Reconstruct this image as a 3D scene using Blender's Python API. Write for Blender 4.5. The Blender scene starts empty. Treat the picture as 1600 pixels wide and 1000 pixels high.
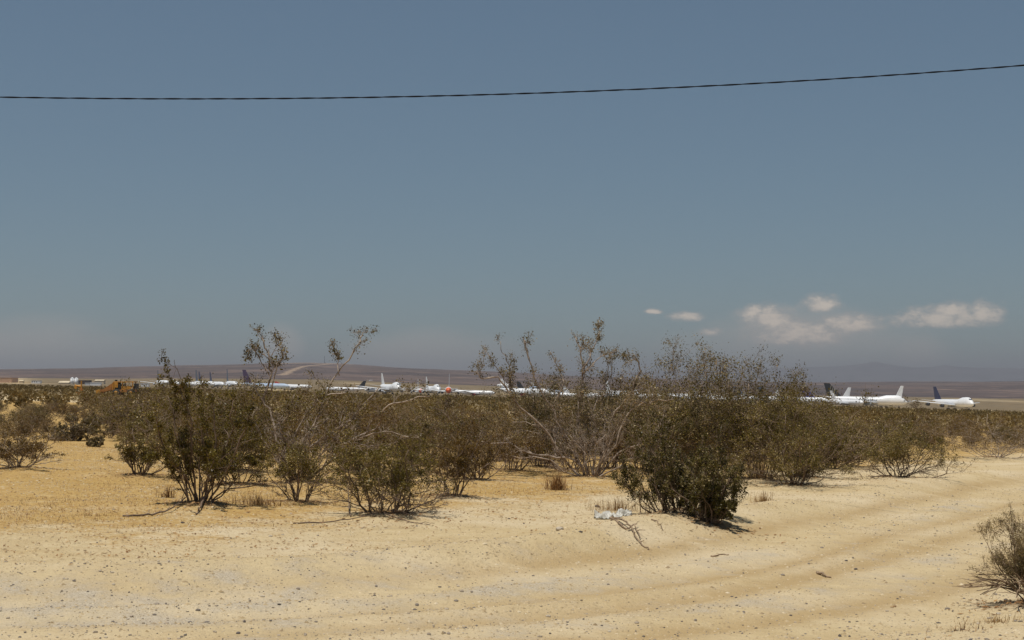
import bpy, math, random
import numpy as np
from mathutils import Vector, Matrix

C = bpy.context.scene
COL = C.collection
R = math.radians
F = 2222.0            # focal length in photo pixels (50 mm on 36 mm, 1600 px wide)
EYE = 1.6
PITCH = math.atan(100 / F)

# ------------------------------------------------------------------ camera
cam = bpy.data.cameras.new('camera')
cam.lens = 50; cam.sensor_width = 36; cam.clip_start = 0.1; cam.clip_end = 80000
camo = bpy.data.objects.new('camera', cam); COL.objects.link(camo)
camo.location = (0, 0, EYE); camo.rotation_euler = (math.pi / 2 + PITCH, 0, 0)
C.camera = camo

# ------------------------------------------------------------------ light and sky
SUN = Vector((-0.17, -0.17, 0.97)).normalized()      # towards the sun
ELEV = math.asin(SUN.z); AZ = math.atan2(SUN.x, SUN.y)
sl = bpy.data.lights.new('sun', 'SUN'); sl.energy = 4.2; sl.angle = R(0.53); sl.color = (1.0, 0.95, 0.87)
so = bpy.data.objects.new('sun', sl); COL.objects.link(so); so.location = (0, 0, 60)
so.rotation_euler = SUN.to_track_quat('Z', 'Y').to_euler()

C.view_settings.view_transform = 'Standard'; C.view_settings.look = 'None'
C.view_settings.exposure = 0.0; C.view_settings.gamma = 1.0
C.view_settings.use_curve_mapping = False
C.cycles.max_bounces = 6; C.cycles.diffuse_bounces = 3; C.cycles.glossy_bounces = 2
C.cycles.use_denoising = True; C.cycles.denoiser = 'OPENIMAGEDENOISE'; C.cycles.denoising_input_passes = 'RGB_ALBEDO_NORMAL'; C.cycles.denoising_prefilter = 'ACCURATE'
C.cycles.transmission_bounces = 4; C.cycles.transparent_max_bounces = 8; C.cycles.volume_bounces = 0

SKY_STRENGTH = 0.05
SKY_TINT = (1.05, 1.065, 1.06)
HAZE_DENSITY = 8.5e-5
HAZE_COLOR = (0.82, 0.80, 0.84)


class NT:
    """small helper for node trees"""
    def __init__(s, tree):
        s.t = tree; s.n = tree.nodes; s.l = tree.links
    def node(s, typ, **kw):
        n = s.n.new(typ)
        for k, v in kw.items(): setattr(n, k, v)
        return n
    def put(s, sock, v):
        if isinstance(v, bpy.types.NodeSocket): s.l.new(v, sock)
        else: sock.default_value = v
    def math(s, op, a, b=0.0, c=None, clamp=False):
        n = s.node('ShaderNodeMath', operation=op, use_clamp=clamp)
        s.put(n.inputs[0], a); s.put(n.inputs[1], b)
        if c is not None: s.put(n.inputs[2], c)
        return n.outputs[0]
    def mix(s, fac, a, b, blend='MIX'):
        n = s.node('ShaderNodeMix', data_type='RGBA', blend_type=blend)
        s.put(n.inputs[0], fac)
        s.put(n.inputs[6], a if isinstance(a, bpy.types.NodeSocket) else (*a, 1))
        s.put(n.inputs[7], b if isinstance(b, bpy.types.NodeSocket) else (*b, 1))
        return n.outputs[2]
    def noise(s, vec, scale, detail=4, rough=0.55, dist=0.0):
        n = s.node('ShaderNodeTexNoise'); s.put(n.inputs['Vector'], vec)
        n.inputs['Scale'].default_value = scale; n.inputs['Detail'].default_value = detail
        n.inputs['Roughness'].default_value = rough; n.inputs['Distortion'].default_value = dist
        return n.outputs[0]
    def ramp(s, v, lo, hi, smooth=True):
        n = s.node('ShaderNodeMapRange'); n.interpolation_type = 'SMOOTHSTEP' if smooth else 'LINEAR'
        s.put(n.inputs[0], v); n.inputs[1].default_value = lo; n.inputs[2].default_value = hi
        n.clamp = True
        return n.outputs[0]
    def scalevec(s, vec, sc):
        n = s.node('ShaderNodeMapping'); s.put(n.inputs[0], vec); n.inputs['Scale'].default_value = sc
        return n.outputs[0]


def make_world():
    w = bpy.data.worlds.new('World'); C.world = w; w.use_nodes = True
    N = NT(w.node_tree); N.n.clear()
    out = N.node('ShaderNodeOutputWorld'); bg = N.node('ShaderNodeBackground')
    bg.inputs[1].default_value = SKY_STRENGTH
    sky = N.node('ShaderNodeTexSky', sky_type='NISHITA'); sky.sun_disc = False
    sky.sun_elevation = ELEV; sky.sun_rotation = AZ
    sky.altitude = 900; sky.air_density = 1.0; sky.dust_density = 0.3; sky.ozone_density = 1.2
    base = N.mix(1.0, sky.outputs[0], SKY_TINT, 'MULTIPLY')
    gm = N.node('ShaderNodeGamma'); gm.inputs[1].default_value = 0.65; N.l.new(base, gm.inputs[0])     # an evener, hazier sky
    base = N.mix(1.0, gm.outputs[0], (1.40, 1.70, 1.86), 'MULTIPLY')
    # low clouds near the horizon: direction -> azimuth and elevation in thousandths of a radian
    tc = N.node('ShaderNodeTexCoord'); sep = N.node('ShaderNodeSeparateXYZ')
    N.l.new(tc.outputs['Generated'], sep.inputs[0])
    az = N.math('MULTIPLY', N.math('ARCTAN2', sep.outputs[0], sep.outputs[1]), 1000)
    el = N.math('MULTIPLY', N.math('ARCSINE', sep.outputs[2]), 1000)
    comb = N.node('ShaderNodeCombineXYZ'); N.put(comb.inputs[0], az); N.put(comb.inputs[1], el)
    big = N.noise(N.scalevec(comb.outputs[0], (0.09, 0.15, 1)), 1.0, 8, 0.65)
    veil = N.noise(N.scalevec(comb.outputs[0], (0.010, 0.03, 1)), 1.0, 4, 0.55)

    def blob(px, py, wx, up, down):
        a0 = math.atan((px - 800) / F) * 1000; e0 = (600 - py) / F * 1000
        dx = N.math('DIVIDE', N.math('SUBTRACT', az, a0), wx / F * 1000)
        de = N.math('SUBTRACT', el, e0)
        dy = N.math('MAXIMUM', N.math('DIVIDE', de, up / F * 1000), N.math('DIVIDE', de, -down / F * 1000))
        return N.math('SUBTRACT', 1.0, N.math('ADD', N.math('MULTIPLY', dx, dx), N.math('MULTIPLY', dy, dy)))

    def union(lst):
        v = lst[0]
        for b in lst[1:]: v = N.math('MAXIMUM', v, b)
        return v
    cum = union([blob(*b) for b in [(1020, 488, 16, 6, 4), (1073, 495, 32, 9, 9), (1196, 500, 50, 28, 18), (1284, 480, 36, 20, 11), (1180, 490, 24, 16, 12),
                                    (1330, 508, 58, 17, 16), (1475, 506, 90, 28, 12), (1490, 492, 40, 18, 14), (1540, 500, 36, 26, 14), (1110, 520, 20, 9, 7), (1250, 520, 90, 20, 26),
                                    (1850, 480, 90, 30, 14), (2200, 470, 120, 36, 16), (-500, 490, 80, 24, 12)]])
    tops = N.ramp(N.math('ADD', cum, N.math('MULTIPLY', N.math('SUBTRACT', big, 0.5), 2.4)), 0.25, 1.25)
    m = N.ramp(N.math('ADD', cum, N.math('MULTIPLY', N.math('SUBTRACT', big, 0.5), 2.5)), -0.3, 0.95)
    haz = union([blob(*b) for b in [(1250, 540, 230, 62, 70), (1240, 520, 130, 40, 50), (1430, 560, 60, 46, 60), (680, 560, 160, 55, 50), (60, 555, 190, 60, 50), (440, 540, 40, 40, 40),
                                    (2300, 540, 500, 90, 60), (-900, 540, 500, 90, 60)]])
    hm = N.ramp(N.math('ADD', haz, N.math('MULTIPLY', N.math('SUBTRACT', veil, 0.5), 1.6)), -0.1, 1.25)
    k = 1.0 / SKY_STRENGTH
    c1 = N.mix(N.math('MULTIPLY', hm, 0.55), base, (0.47 * k, 0.435 * k, 0.40 * k))
    # denser cloud is brighter, its thin skirts stay greyer
    cc = N.mix(tops, (0.45 * k, 0.415 * k, 0.38 * k), (0.92 * k, 0.76 * k, 0.61 * k))
    c2 = N.mix(N.math('MULTIPLY', m, 0.66), c1, cc)
    N.l.new(c2, bg.inputs[0]); N.l.new(bg.outputs[0], out.inputs[0])
make_world()

# ------------------------------------------------------------------ helpers
def rng(seed): return np.random.default_rng(seed)

def _hash(ix, iy, seed):
    h = (ix * 374761393 + iy * 668265263 + seed * 974634541) & 0xFFFFFFFF
    h = ((h ^ (h >> 13)) * 1274126177) & 0xFFFFFFFF
    return ((h ^ (h >> 16)) & 0xFFFF) / 65535.0

def vnoise(x, y, seed=0):
    x = np.asarray(x, float); y = np.asarray(y, float)
    ix = np.floor(x).astype(np.int64); iy = np.floor(y).astype(np.int64)
    fx = x - ix; fy = y - iy
    fx = fx * fx * (3 - 2 * fx); fy = fy * fy * (3 - 2 * fy)
    a = _hash(ix, iy, seed); b = _hash(ix + 1, iy, seed); c = _hash(ix, iy + 1, seed); d = _hash(ix + 1, iy + 1, seed)
    return (a * (1 - fx) + b * fx) * (1 - fy) + (c * (1 - fx) + d * fx) * fy - 0.5

def fbm(x, y, seed=0, oct=4):
    v = 0; a = 1.0
    for i in range(oct):
        v = v + a * vnoise(x * 2 ** i, y * 2 ** i, seed + i * 17); a *= 0.5
    return v

def sstep(a, b, x):
    t = np.clip((np.asarray(x, float) - a) / (b - a), 0, 1); return t * t * (3 - 2 * t)

def poly_dist(x, y, pts):
    """signed distance (left of travel positive) and arclength to a polyline"""
    x = np.asarray(x, float); y = np.asarray(y, float)
    best = np.full(x.shape, 1e9); sgn = np.zeros(x.shape)
    for (x0, y0), (x1, y1) in zip(pts[:-1], pts[1:]):
        dx, dy = x1 - x0, y1 - y0; L2 = dx * dx + dy * dy
        t = np.clip(((x - x0) * dx + (y - y0) * dy) / L2, 0, 1)
        qx, qy = x - x0 - t * dx, y - y0 - t * dy
        d = np.hypot(qx, qy); s = np.sign(dx * qy - dy * qx)
        m = d < best; best = np.where(m, d, best); sgn = np.where(m, s, sgn)
    return best * sgn

def smooth_poly(pts, n=10):
    P = np.array(pts, float); out = []
    Q = np.vstack([2 * P[0] - P[1], P, 2 * P[-1] - P[-2]])
    for i in range(1, len(Q) - 2):
        p0, p1, p2, p3 = Q[i - 1], Q[i], Q[i + 1], Q[i + 2]
        for k in range(n):
            t = k / n
            out.append(0.5 * ((2 * p1) + (-p0 + p2) * t + (2 * p0 - 5 * p1 + 4 * p2 - p3) * t * t + (-p0 + 3 * p1 - 3 * p2 + p3) * t ** 3))
    out.append(P[-1]); return np.array(out)

ROAD = smooth_poly([(-30, 8.2), (-14, 8.2), (-6, 8.7), (-1, 10.3), (2.6, 13.6), (6.3, 19.6), (12.2, 30), (22, 45), (44, 74), (90, 125)], 8)
RX = [-400, 0, 150, 280, 400, 480, 530, 620, 700, 800, 900, 1000, 1150, 1300, 1450, 1600, 2000]
RY = [584, 577, 574.5, 571.5, 568.5, 567.5, 568.5, 573.5, 577.5, 582, 587, 590.5, 595.5, 597, 596.5, 595, 593]
HILL_R = 6000.0
A_, B_ = 18 / F, 0.0275

def ground_z(x, y, detail=True):
    x = np.asarray(x, float); y = np.asarray(y, float)
    r = np.hypot(x, y) + 1e-9; th = np.arctan2(x, y)
    plane = -(A_ * y + B_ * x)
    thc = np.clip(th, -0.75, 0.75); u = np.tan(thc); px = 800 + F * u
    t = np.clip(np.log(r / 1350.0) / math.log(HILL_R / 1350.0), 0, 1); t = t * t * (3 - 2 * t)
    w = 1 - sstep(0.8, 1.6, np.abs(th))
    far = -(np.interp(px, RX, RY) - 600 + 8 * (1 - w)) / F * r * np.cos(thc)
    rr = np.minimum(r, HILL_R)
    back = np.maximum(r - HILL_R, 0)
    z = plane * (1 - t) + far * t * (rr / r) - back * 0.02
    z = z + t * (1 - np.clip(back / 400, 0, 1)) * fbm(x / 420, y / 420, 5, 4) * 7
    z = z + sstep(60, 200, r) * (1 - sstep(900, 1200, r)) * fbm(x / 60, y / 60, 9, 3) * 0.5
    if detail:
        near = 1 - sstep(60, 110, r)
        d = poly_dist(x, y, ROAD)
        inside = 1 - sstep(1.8, 2.9, np.abs(d))
        # roadbed a little lower, windrow along its far edge, wheel ruts
        h = -0.10 * inside
        h = h + 0.12 * np.exp(-((d - 3.0 - 0.5 * vnoise(x * 0.4, y * 0.4, 8)) / 0.5) ** 2) * (0.55 + 1.0 * vnoise(x * 0.5, y * 0.5, 3))
        for c in (-1.15, -0.1, 0.85, 1.75):
            dd = d - c - 0.35 * vnoise(x * 0.22, y * 0.22, int(c * 7) + 40)
            brk = np.clip(0.55 + 1.3 * fbm(x / 1.7, y / 1.7, int(c * 9) + 70, 3), 0, 1.4)
            h = h - brk * 0.026 * np.exp(-(dd / 0.2) ** 2) + brk * 0.013 * np.exp(-((np.abs(dd) - 0.38) / 0.15) ** 2)
        h = h + 0.05 * fbm(x / 1.6, y / 1.6, 21, 4) * (1 - 0.6 * inside) + 0.012 * vnoise(x * 5, y * 5, 33)
        for (mx, my, mr, mh) in MOUNDS:
            h = h + mh * np.exp(-((x - mx) ** 2 + (y - my) ** 2) / (mr * mr))
        z = z + near * h
    return z
MOUNDS = []

def gz(x, y): return float(ground_z(np.array([x]), np.array([y]))[0])

def ray(px, py):
    u, v = (px - 800) / F, (500 - py) / F
    c, s = math.cos(PITCH), math.sin(PITCH)
    return Vector((u, c - v * s, s + v * c))

def at(px, py):
    """the ground point seen at a place in the photograph"""
    d = ray(px, py)
    dz = d.z + A_ * d.y + B_ * d.x
    t = -EYE / dz
    return d.x * t, d.y * t

def at_depth(px, py, Y):
    d = ray(px, py); t = Y / d.y
    return np.array([d.x * t, Y, EYE + d.z * t])

# ------------------------------------------------------------------ objects
def mesh_np(name, V, Fc, mat=None, smooth=False, attrs=None):
    """V (n,3); Fc: an (m,k) array or a list of such arrays"""
    me = bpy.data.meshes.new(name)
    V = np.asarray(V, np.float32)
    fl = Fc if isinstance(Fc, list) else [Fc]
    fl = [np.asarray(f, np.int32) for f in fl if len(f)]
    loops = np.concatenate([f.ravel() for f in fl]) if fl else np.zeros(0, np.int32)
    sizes = np.concatenate([np.full(len(f), f.shape[1], np.int32) for f in fl])
    me.vertices.add(len(V)); me.vertices.foreach_set('co', V.ravel())
    me.loops.add(len(loops)); me.loops.foreach_set('vertex_index', loops)
    me.polygons.add(len(sizes))
    starts = np.zeros(len(sizes), np.int32); starts[1:] = np.cumsum(sizes)[:-1]
    me.polygons.foreach_set('loop_start', starts)
    me.polygons.foreach_set('use_smooth', np.full(len(sizes), smooth, bool))
    if attrs:
        for k, (dom, arr) in attrs.items():
            a = me.attributes.new(k, 'FLOAT', dom); a.data.foreach_set('value', np.asarray(arr, np.float32).ravel())
    me.update(); me.validate()
    if mat:
        for m in (mat if isinstance(mat, (list, tuple)) else [mat]): me.materials.append(m)
    return me

def link(name, me, parent=None):
    o = bpy.data.objects.new(name, me); COL.objects.link(o)
    if parent: o.parent = parent
    return o

def tag(o, label=None, cat=None, group=None, kind=None):
    if label: o['label'] = label
    if cat: o['category'] = cat
    if group: o['group'] = group
    if kind: o['kind'] = kind
    return o

def empty(name, loc, rz=0.0):
    o = bpy.data.objects.new(name, None); COL.objects.link(o); o.location = loc; o.rotation_euler = (0, 0, rz)
    o.empty_display_size = 0.2
    return o

def dup(root, loc, rz, scale=1.0, label=None, group=None):
    r = root.copy(); COL.objects.link(r); r.location = loc; r.rotation_euler = (0, 0, rz)
    r.scale = (scale, scale, scale) if not hasattr(scale, '__len__') else scale
    for ch in KIDS.get(root.name, []):
        c = ch.copy(); COL.objects.link(c); c.parent = r
    if label: r['label'] = label
    if group: r['group'] = group
    return r
KIDS = {}

class MB:
    """collects simple solids into one mesh"""
    def __init__(s): s.V = []; s.F3 = []; s.F4 = []; s.n = 0
    def add(s, V, f4=(), f3=()):
        s.V.append(np.asarray(V, float)); b = s.n
        s.F4 += [[i + b for i in f] for f in f4]; s.F3 += [[i + b for i in f] for f in f3]; s.n += len(V)
    def box(s, c, d, M=None):
        x, y, z = d[0] / 2, d[1] / 2, d[2] / 2
        V = np.array([[-x, -y, -z], [x, -y, -z], [x, y, -z], [-x, y, -z], [-x, -y, z], [x, -y, z], [x, y, z], [-x, y, z]])
        if M is not None: V = V @ np.array(M).T
        s.add(V + np.array(c), [(0, 3, 2, 1), (4, 5, 6, 7), (0, 1, 5, 4), (1, 2, 6, 5), (2, 3, 7, 6), (3, 0, 4, 7)])
    def hexa(s, P):
        s.add(P, [(0, 3, 2, 1), (4, 5, 6, 7), (0, 1, 5, 4), (1, 2, 6, 5), (2, 3, 7, 6), (3, 0, 4, 7)])
    def loft(s, rings, cap=True):
        k = len(rings[0]); V = np.vstack(rings); f = []
        for i in range(len(rings) - 1):
            for j in range(k):
                a, b = i * k + j, i * k + (j + 1) % k
                f.append((a, b, b + k, a + k))
        f3 = []
        V = list(V)
        if cap:
            for ring, base, rev in ((rings[0], 0, True), (rings[-1], (len(rings) - 1) * k, False)):
                ci = len(V); V.append(np.mean(ring, 0))
                for j in range(k):
                    a, b = base + j, base + (j + 1) % k
                    f3.append((ci, b, a) if rev else (ci, a, b))
        s.add(np.array(V), f, f3)
    def tube(s, pts, rad, k=6):
        V, f4, f3 = tube_arrays(np.asarray(pts, float), np.broadcast_to(np.asarray(rad, float), (len(pts),)), k)
        s.add(V, f4.tolist(), f3.tolist())
    def cyl(s, p0, p1, r0, r1=None, k=12):
        s.tube([p0, p1], [r0, r0 if r1 is None else r1], k)
    def mesh(s, name, mat, smooth=False):
        return mesh_np(name, np.vstack(s.V), [np.array(f) for f in (s.F4, s.F3) if f], mat, smooth)
    def build(s, name, mat, parent=None, smooth=False):
        return link(name, s.mesh(name, mat, smooth), parent)

def tube_arrays(P, rad, k):
    n = len(P)
    T = np.gradient(P, axis=0); T /= (np.linalg.norm(T, axis=1, keepdims=True) + 1e-12)
    ref = np.array([0.31, 0.17, 0.93]) if abs(T[0] @ np.array([0.31, 0.17, 0.93])) < 0.9 else np.array([0.9, -0.4, 0.1])
    A = np.cross(T, ref); A /= (np.linalg.norm(A, axis=1, keepdims=True) + 1e-12)
    B = np.cross(T, A)
    ang = np.arange(k) * 2 * math.pi / k
    V = P[:, None, :] + rad[:, None, None] * (np.cos(ang)[None, :, None] * A[:, None, :] + np.sin(ang)[None, :, None] * B[:, None, :])
    V = V.reshape(-1, 3)
    i = np.arange(n - 1)[:, None] * k; j = np.arange(k)[None, :]; j2 = (j + 1) % k
    f4 = np.stack([i + j, i + j2, i + k + j2, i + k + j], -1).reshape(-1, 4)
    e = (n - 1) * k
    f3 = [[0, q + 1, q] for q in range(1, k - 1)] + [[e, e + q, e + q + 1] for q in range(1, k - 1)]
    return V, f4, np.array(f3).reshape(-1, 3)

# ------------------------------------------------------------------ materials
def material(name):
    m = bpy.data.materials.new(name); m.use_nodes = True
    N = NT(m.node_tree); N.n.clear()
    out = N.node('ShaderNodeOutputMaterial')
    return m, N, out

def paint(name, col, rough=0.5, wear=0.12, scale=0.6, metallic=0.0, spec=0.4):
    m, N, out = material(name)
    p = N.node('ShaderNodeBsdfPrincipled')
    g = N.node('ShaderNodeNewGeometry')
    n = N.noise(g.outputs['Position'], scale, 5, 0.6)
    dark = tuple(c * (1 - 2.2 * wear) for c in col)
    N.put(p.inputs['Base Color'], N.mix(N.ramp(n, 0.38, 0.72), col, dark))
    p.inputs['Roughness'].default_value = rough; p.inputs['Metallic'].default_value = metallic
    p.inputs['Specular IOR Level'].default_value = spec
    N.l.new(p.outputs[0], out.inputs[0])
    return m

def leaf_material(name, cols, gloss=0.42, trans=0.25):
    m, N, out = material(name)
    at_ = N.node('ShaderNodeAttribute', attribute_name='tint')
    oi = N.node('ShaderNodeObjectInfo')
    cr = N.node('ShaderNodeValToRGB')
    el = cr.color_ramp.elements
    el[0].position = 0.0; el[0].color = (*cols[0][1], 1)
    el[1].position = cols[-1][0]; el[1].color = (*cols[-1][1], 1)
    for p_, c_ in cols[1:-1]:
        e = el.new(p_); e.color = (*c_, 1)
    t = N.math('ADD', at_.outputs['Fac'], N.math('MULTIPLY', N.math('SUBTRACT', oi.outputs['Random'], 0.5), 0.38), clamp=True)
    N.put(cr.inputs[0], t)
    p = N.node('ShaderNodeBsdfPrincipled'); N.put(p.inputs['Base Color'], cr.outputs[0])
    p.inputs['Roughness'].default_value = gloss; p.inputs['Specular IOR Level'].default_value = 0.22
    tr = N.node('ShaderNodeBsdfTranslucent'); N.put(tr.inputs[0], cr.outputs[0])
    mx = N.node('ShaderNodeMixShader'); mx.inputs[0].default_value = trans
    N.l.new(p.outputs[0], mx.inputs[1]); N.l.new(tr.outputs[0], mx.inputs[2]); N.l.new(mx.outputs[0], out.inputs[0])
    return m

def bark_material(name, c0, c1, scale=9):
    m, N, out = material(name)
    tc = N.node('ShaderNodeTexCoord')
    n = N.noise(tc.outputs['Object'], scale, 5, 0.65)
    p = N.node('ShaderNodeBsdfPrincipled')
    N.put(p.inputs['Base Color'], N.mix(N.ramp(n, 0.35, 0.65), c0, c1))
    p.inputs['Roughness'].default_value = 0.75; p.inputs['Specular IOR Level'].default_value = 0.25
    N.l.new(p.outputs[0], out.inputs[0])
    return m

M = {}
M['leaf_olive'] = leaf_material('leaf_olive', [(0, (0.050, 0.034, 0.006)), (0.36, (0.110, 0.083, 0.012)), (0.64, (0.168, 0.129, 0.021)), (0.86, (0.30, 0.22, 0.065)), (1, (0.56, 0.45, 0.25))])
M['leaf_dark'] = leaf_material('leaf_dark', [(0, (0.028, 0.021, 0.004)), (0.4, (0.060, 0.048, 0.008)), (0.72, (0.098, 0.079, 0.013)), (0.92, (0.19, 0.145, 0.040)), (1, (0.42, 0.33, 0.17))])
M['leaf_brown'] = leaf_material('leaf_brown', [(0, (0.064, 0.036, 0.009)), (0.4, (0.128, 0.078, 0.017)), (0.72, (0.200, 0.125, 0.030)), (0.9, (0.32, 0.215, 0.075)), (1, (0.54, 0.42, 0.23))])
M['leaf_grey'] = leaf_material('leaf_grey', [(0, (0.10, 0.075, 0.032)), (0.5, (0.21, 0.158, 0.065)), (1, (0.38, 0.295, 0.15))], 0.6)
M['leaf_pale'] = leaf_material('leaf_pale', [(0, (0.062, 0.050, 0.018)), (0.45, (0.130, 0.103, 0.037)), (0.8, (0.21, 0.165, 0.068)), (1, (0.36, 0.25, 0.12))], 0.5)
M['bark_dark'] = bark_material('bark_dark', (0.110, 0.075, 0.050), (0.22, 0.155, 0.110))
M['bark_brown'] = bark_material('bark_brown', (0.15, 0.105, 0.07), (0.32, 0.235, 0.165))
M['bark_grey'] = bark_material('bark_grey', (0.15, 0.108, 0.078), (0.44, 0.355, 0.28))
M['bark_dead'] = bark_material('bark_dead', (0.17, 0.115, 0.07), (0.36, 0.26, 0.17))
M['straw'] = leaf_material('straw', [(0, (0.16, 0.09, 0.04)), (0.5, (0.33, 0.20, 0.085)), (1, (0.48, 0.34, 0.17))], 0.6, 0.2)
M['litter'] = leaf_material('litter', [(0, (0.10, 0.058, 0.028)), (0.5, (0.25, 0.125, 0.045)), (1, (0.40, 0.24, 0.10))], 0.7, 0.1)

def stone_material():
    m, N, out = material('stone')
    at_ = N.node('ShaderNodeAttribute', attribute_name='tint')
    cr = N.node('ShaderNodeValToRGB'); el = cr.color_ramp.elements
    el[0].color = (0.055, 0.045, 0.042, 1); el[1].color = (0.46, 0.395, 0.30, 1)
    e = el.new(0.35); e.color = (0.17, 0.145, 0.12, 1)
    e = el.new(0.7); e.color = (0.36, 0.29, 0.21, 1)
    N.put(cr.inputs[0], at_.outputs['Fac'])
    p = N.node('ShaderNodeBsdfPrincipled'); N.put(p.inputs['Base Color'], cr.outputs[0]); p.inputs['Roughness'].default_value = 0.85
    N.l.new(p.outputs[0], out.inputs[0]); return m
M['stone'] = stone_material()

def ground_material():
    m, N, out = material('desert_ground')
    g = N.node('ShaderNodeNewGeometry'); pos = g.outputs['Position']
    def attr(k):
        n = N.node('ShaderNodeAttribute', attribute_name=k); return n.outputs['Fac']
    grass, gravel, litter, track = attr('grass'), attr('gravel'), attr('litter'), attr('track')
    big = N.noise(pos, 0.35, 5, 0.6); mid = N.noise(pos, 1.7, 6, 0.65); fine = N.noise(pos, 14, 5, 0.7); speck = N.noise(pos, 70, 3, 0.6)
    sand = N.mix(N.ramp(mid, 0.35, 0.68), (0.55, 0.435, 0.255), (0.48, 0.360, 0.190))
    sand = N.mix(N.ramp(big, 0.40, 0.65), sand, (0.59, 0.48, 0.31))
    sand = N.mix(N.math('MULTIPLY', N.ramp(fine, 0.5, 0.75), 0.5), sand, (0.36, 0.255, 0.145))
    # compacted wheel lines: finer tan dust
    sand = N.mix(N.math('MULTIPLY', N.math('MULTIPLY', track, N.ramp(mid, 0.2, 0.5)), 0.95), sand, (0.42, 0.300, 0.150))
    # gravel: pale grey grit with dark grains
    grit = N.mix(N.ramp(speck, 0.40, 0.62), (0.53, 0.455, 0.34), (0.36, 0.295, 0.21))
    grit = N.mix(N.ramp(fine, 0.45, 0.70), grit, (0.53, 0.46, 0.35))
    gm = N.ramp(N.math('ADD', gravel, N.math('MULTIPLY', N.math('SUBTRACT', mid, 0.5), 2.6)), 0.15, 1.0)
    c = N.mix(gm, sand, grit)
    # dry annual grass mat
    gr = N.mix(N.ramp(fine, 0.4, 0.65), (0.46, 0.30, 0.095), (0.34, 0.185, 0.05))
    gr = N.mix(N.ramp(mid, 0.52, 0.72), gr, (0.53, 0.385, 0.18))
    m1 = N.noise(pos, 0.9, 6, 0.68); 
    gmask = N.ramp(N.math('ADD', grass, N.math('MULTIPLY', N.math('SUBTRACT', N.math('ADD', N.math('MULTIPLY', m1, 0.6), N.math('MULTIPLY', fine, 0.4)), 0.5), 2.6)), 0.35, 0.8)
    c = N.mix(N.math('MULTIPLY', gmask, 0.85), c, gr)
    # scattered dark crumbs on the sand
    crumb = N.math('MULTIPLY', N.ramp(N.noise(pos, 26, 2, 0.5), 0.66, 0.72), N.ramp(N.math('ADD', grass, 0.35), 0.2, 0.8))
    c = N.mix(N.math('MULTIPLY', crumb, 0.7), c, (0.20, 0.10, 0.04))
    # low scrub covering the distant plain
    far_n = N.noise(pos, 0.045, 6, 0.7)
    cm = N.ramp(N.math('ADD', attr('cover'), N.math('MULTIPLY', N.math('SUBTRACT', far_n, 0.5), 1.0)), 0.15, 0.8)
    c = N.mix(N.math('MULTIPLY', cm, 0.9), c, N.mix(N.ramp(far_n, 0.4, 0.65), (0.105, 0.078, 0.042), (0.19, 0.138, 0.078)))
    # litter under shrubs
    lm = N.ramp(N.math('ADD', litter, N.math('MULTIPLY', N.math('SUBTRACT', fine, 0.5), 1.6)), 0.3, 0.9)
    c = N.mix(N.math('MULTIPLY', lm, 0.8), c, N.mix(N.ramp(speck, 0.4, 0.6), (0.13, 0.085, 0.05), (0.25, 0.165, 0.09)))
    p = N.node('ShaderNodeBsdfPrincipled'); N.put(p.inputs['Base Color'], c)
    p.inputs['Roughness'].default_value = 0.95; p.inputs['Specular IOR Level'].default_value = 0.1
    hsum = N.math('ADD', N.math('MULTIPLY', fine, 0.038), N.math('ADD', N.math('MULTIPLY', speck, N.math('ADD', 0.006, N.math('MULTIPLY', gm, 0.006))), N.math('MULTIPLY', mid, 0.06)))
    b = N.node('ShaderNodeBump'); b.inputs['Strength'].default_value = 0.9; b.inputs['Distance'].default_value = 1.0
    N.put(b.inputs['Height'], hsum); N.l.new(b.outputs[0], p.inputs['Normal'])
    N.l.new(p.outputs[0], out.inputs[0]); return m

def hill_material():
    m, N, out = material('desert_hills')
    g = N.node('ShaderNodeNewGeometry'); pos = g.outputs['Position']
    n = N.node('ShaderNodeAttribute', attribute_name='pale'); pale = n.outputs['Fac']
    a = N.noise(pos, 0.0022, 7, 0.62); b = N.noise(pos, 0.011, 6, 0.65)
    c = N.mix(N.ramp(a, 0.38, 0.62), (0.072, 0.060, 0.060), (0.125, 0.094, 0.084))
    c = N.mix(N.math('MULTIPLY', N.ramp(b, 0.52, 0.70), 0.7), c, (0.26, 0.18, 0.14))
    c = N.mix(N.math('MULTIPLY', N.ramp(b, 0.30, 0.42), 1.0), (0.065, 0.050, 0.045), c)
    c = N.mix(pale, c, (0.42, 0.31, 0.21))
    p = N.node('ShaderNodeBsdfPrincipled'); N.put(p.inputs['Base Color'], c); p.inputs['Roughness'].default_value = 1.0
    p.inputs['Specular IOR Level'].default_value = 0.0
    N.l.new(p.outputs[0], out.inputs[0]); return m

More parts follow.
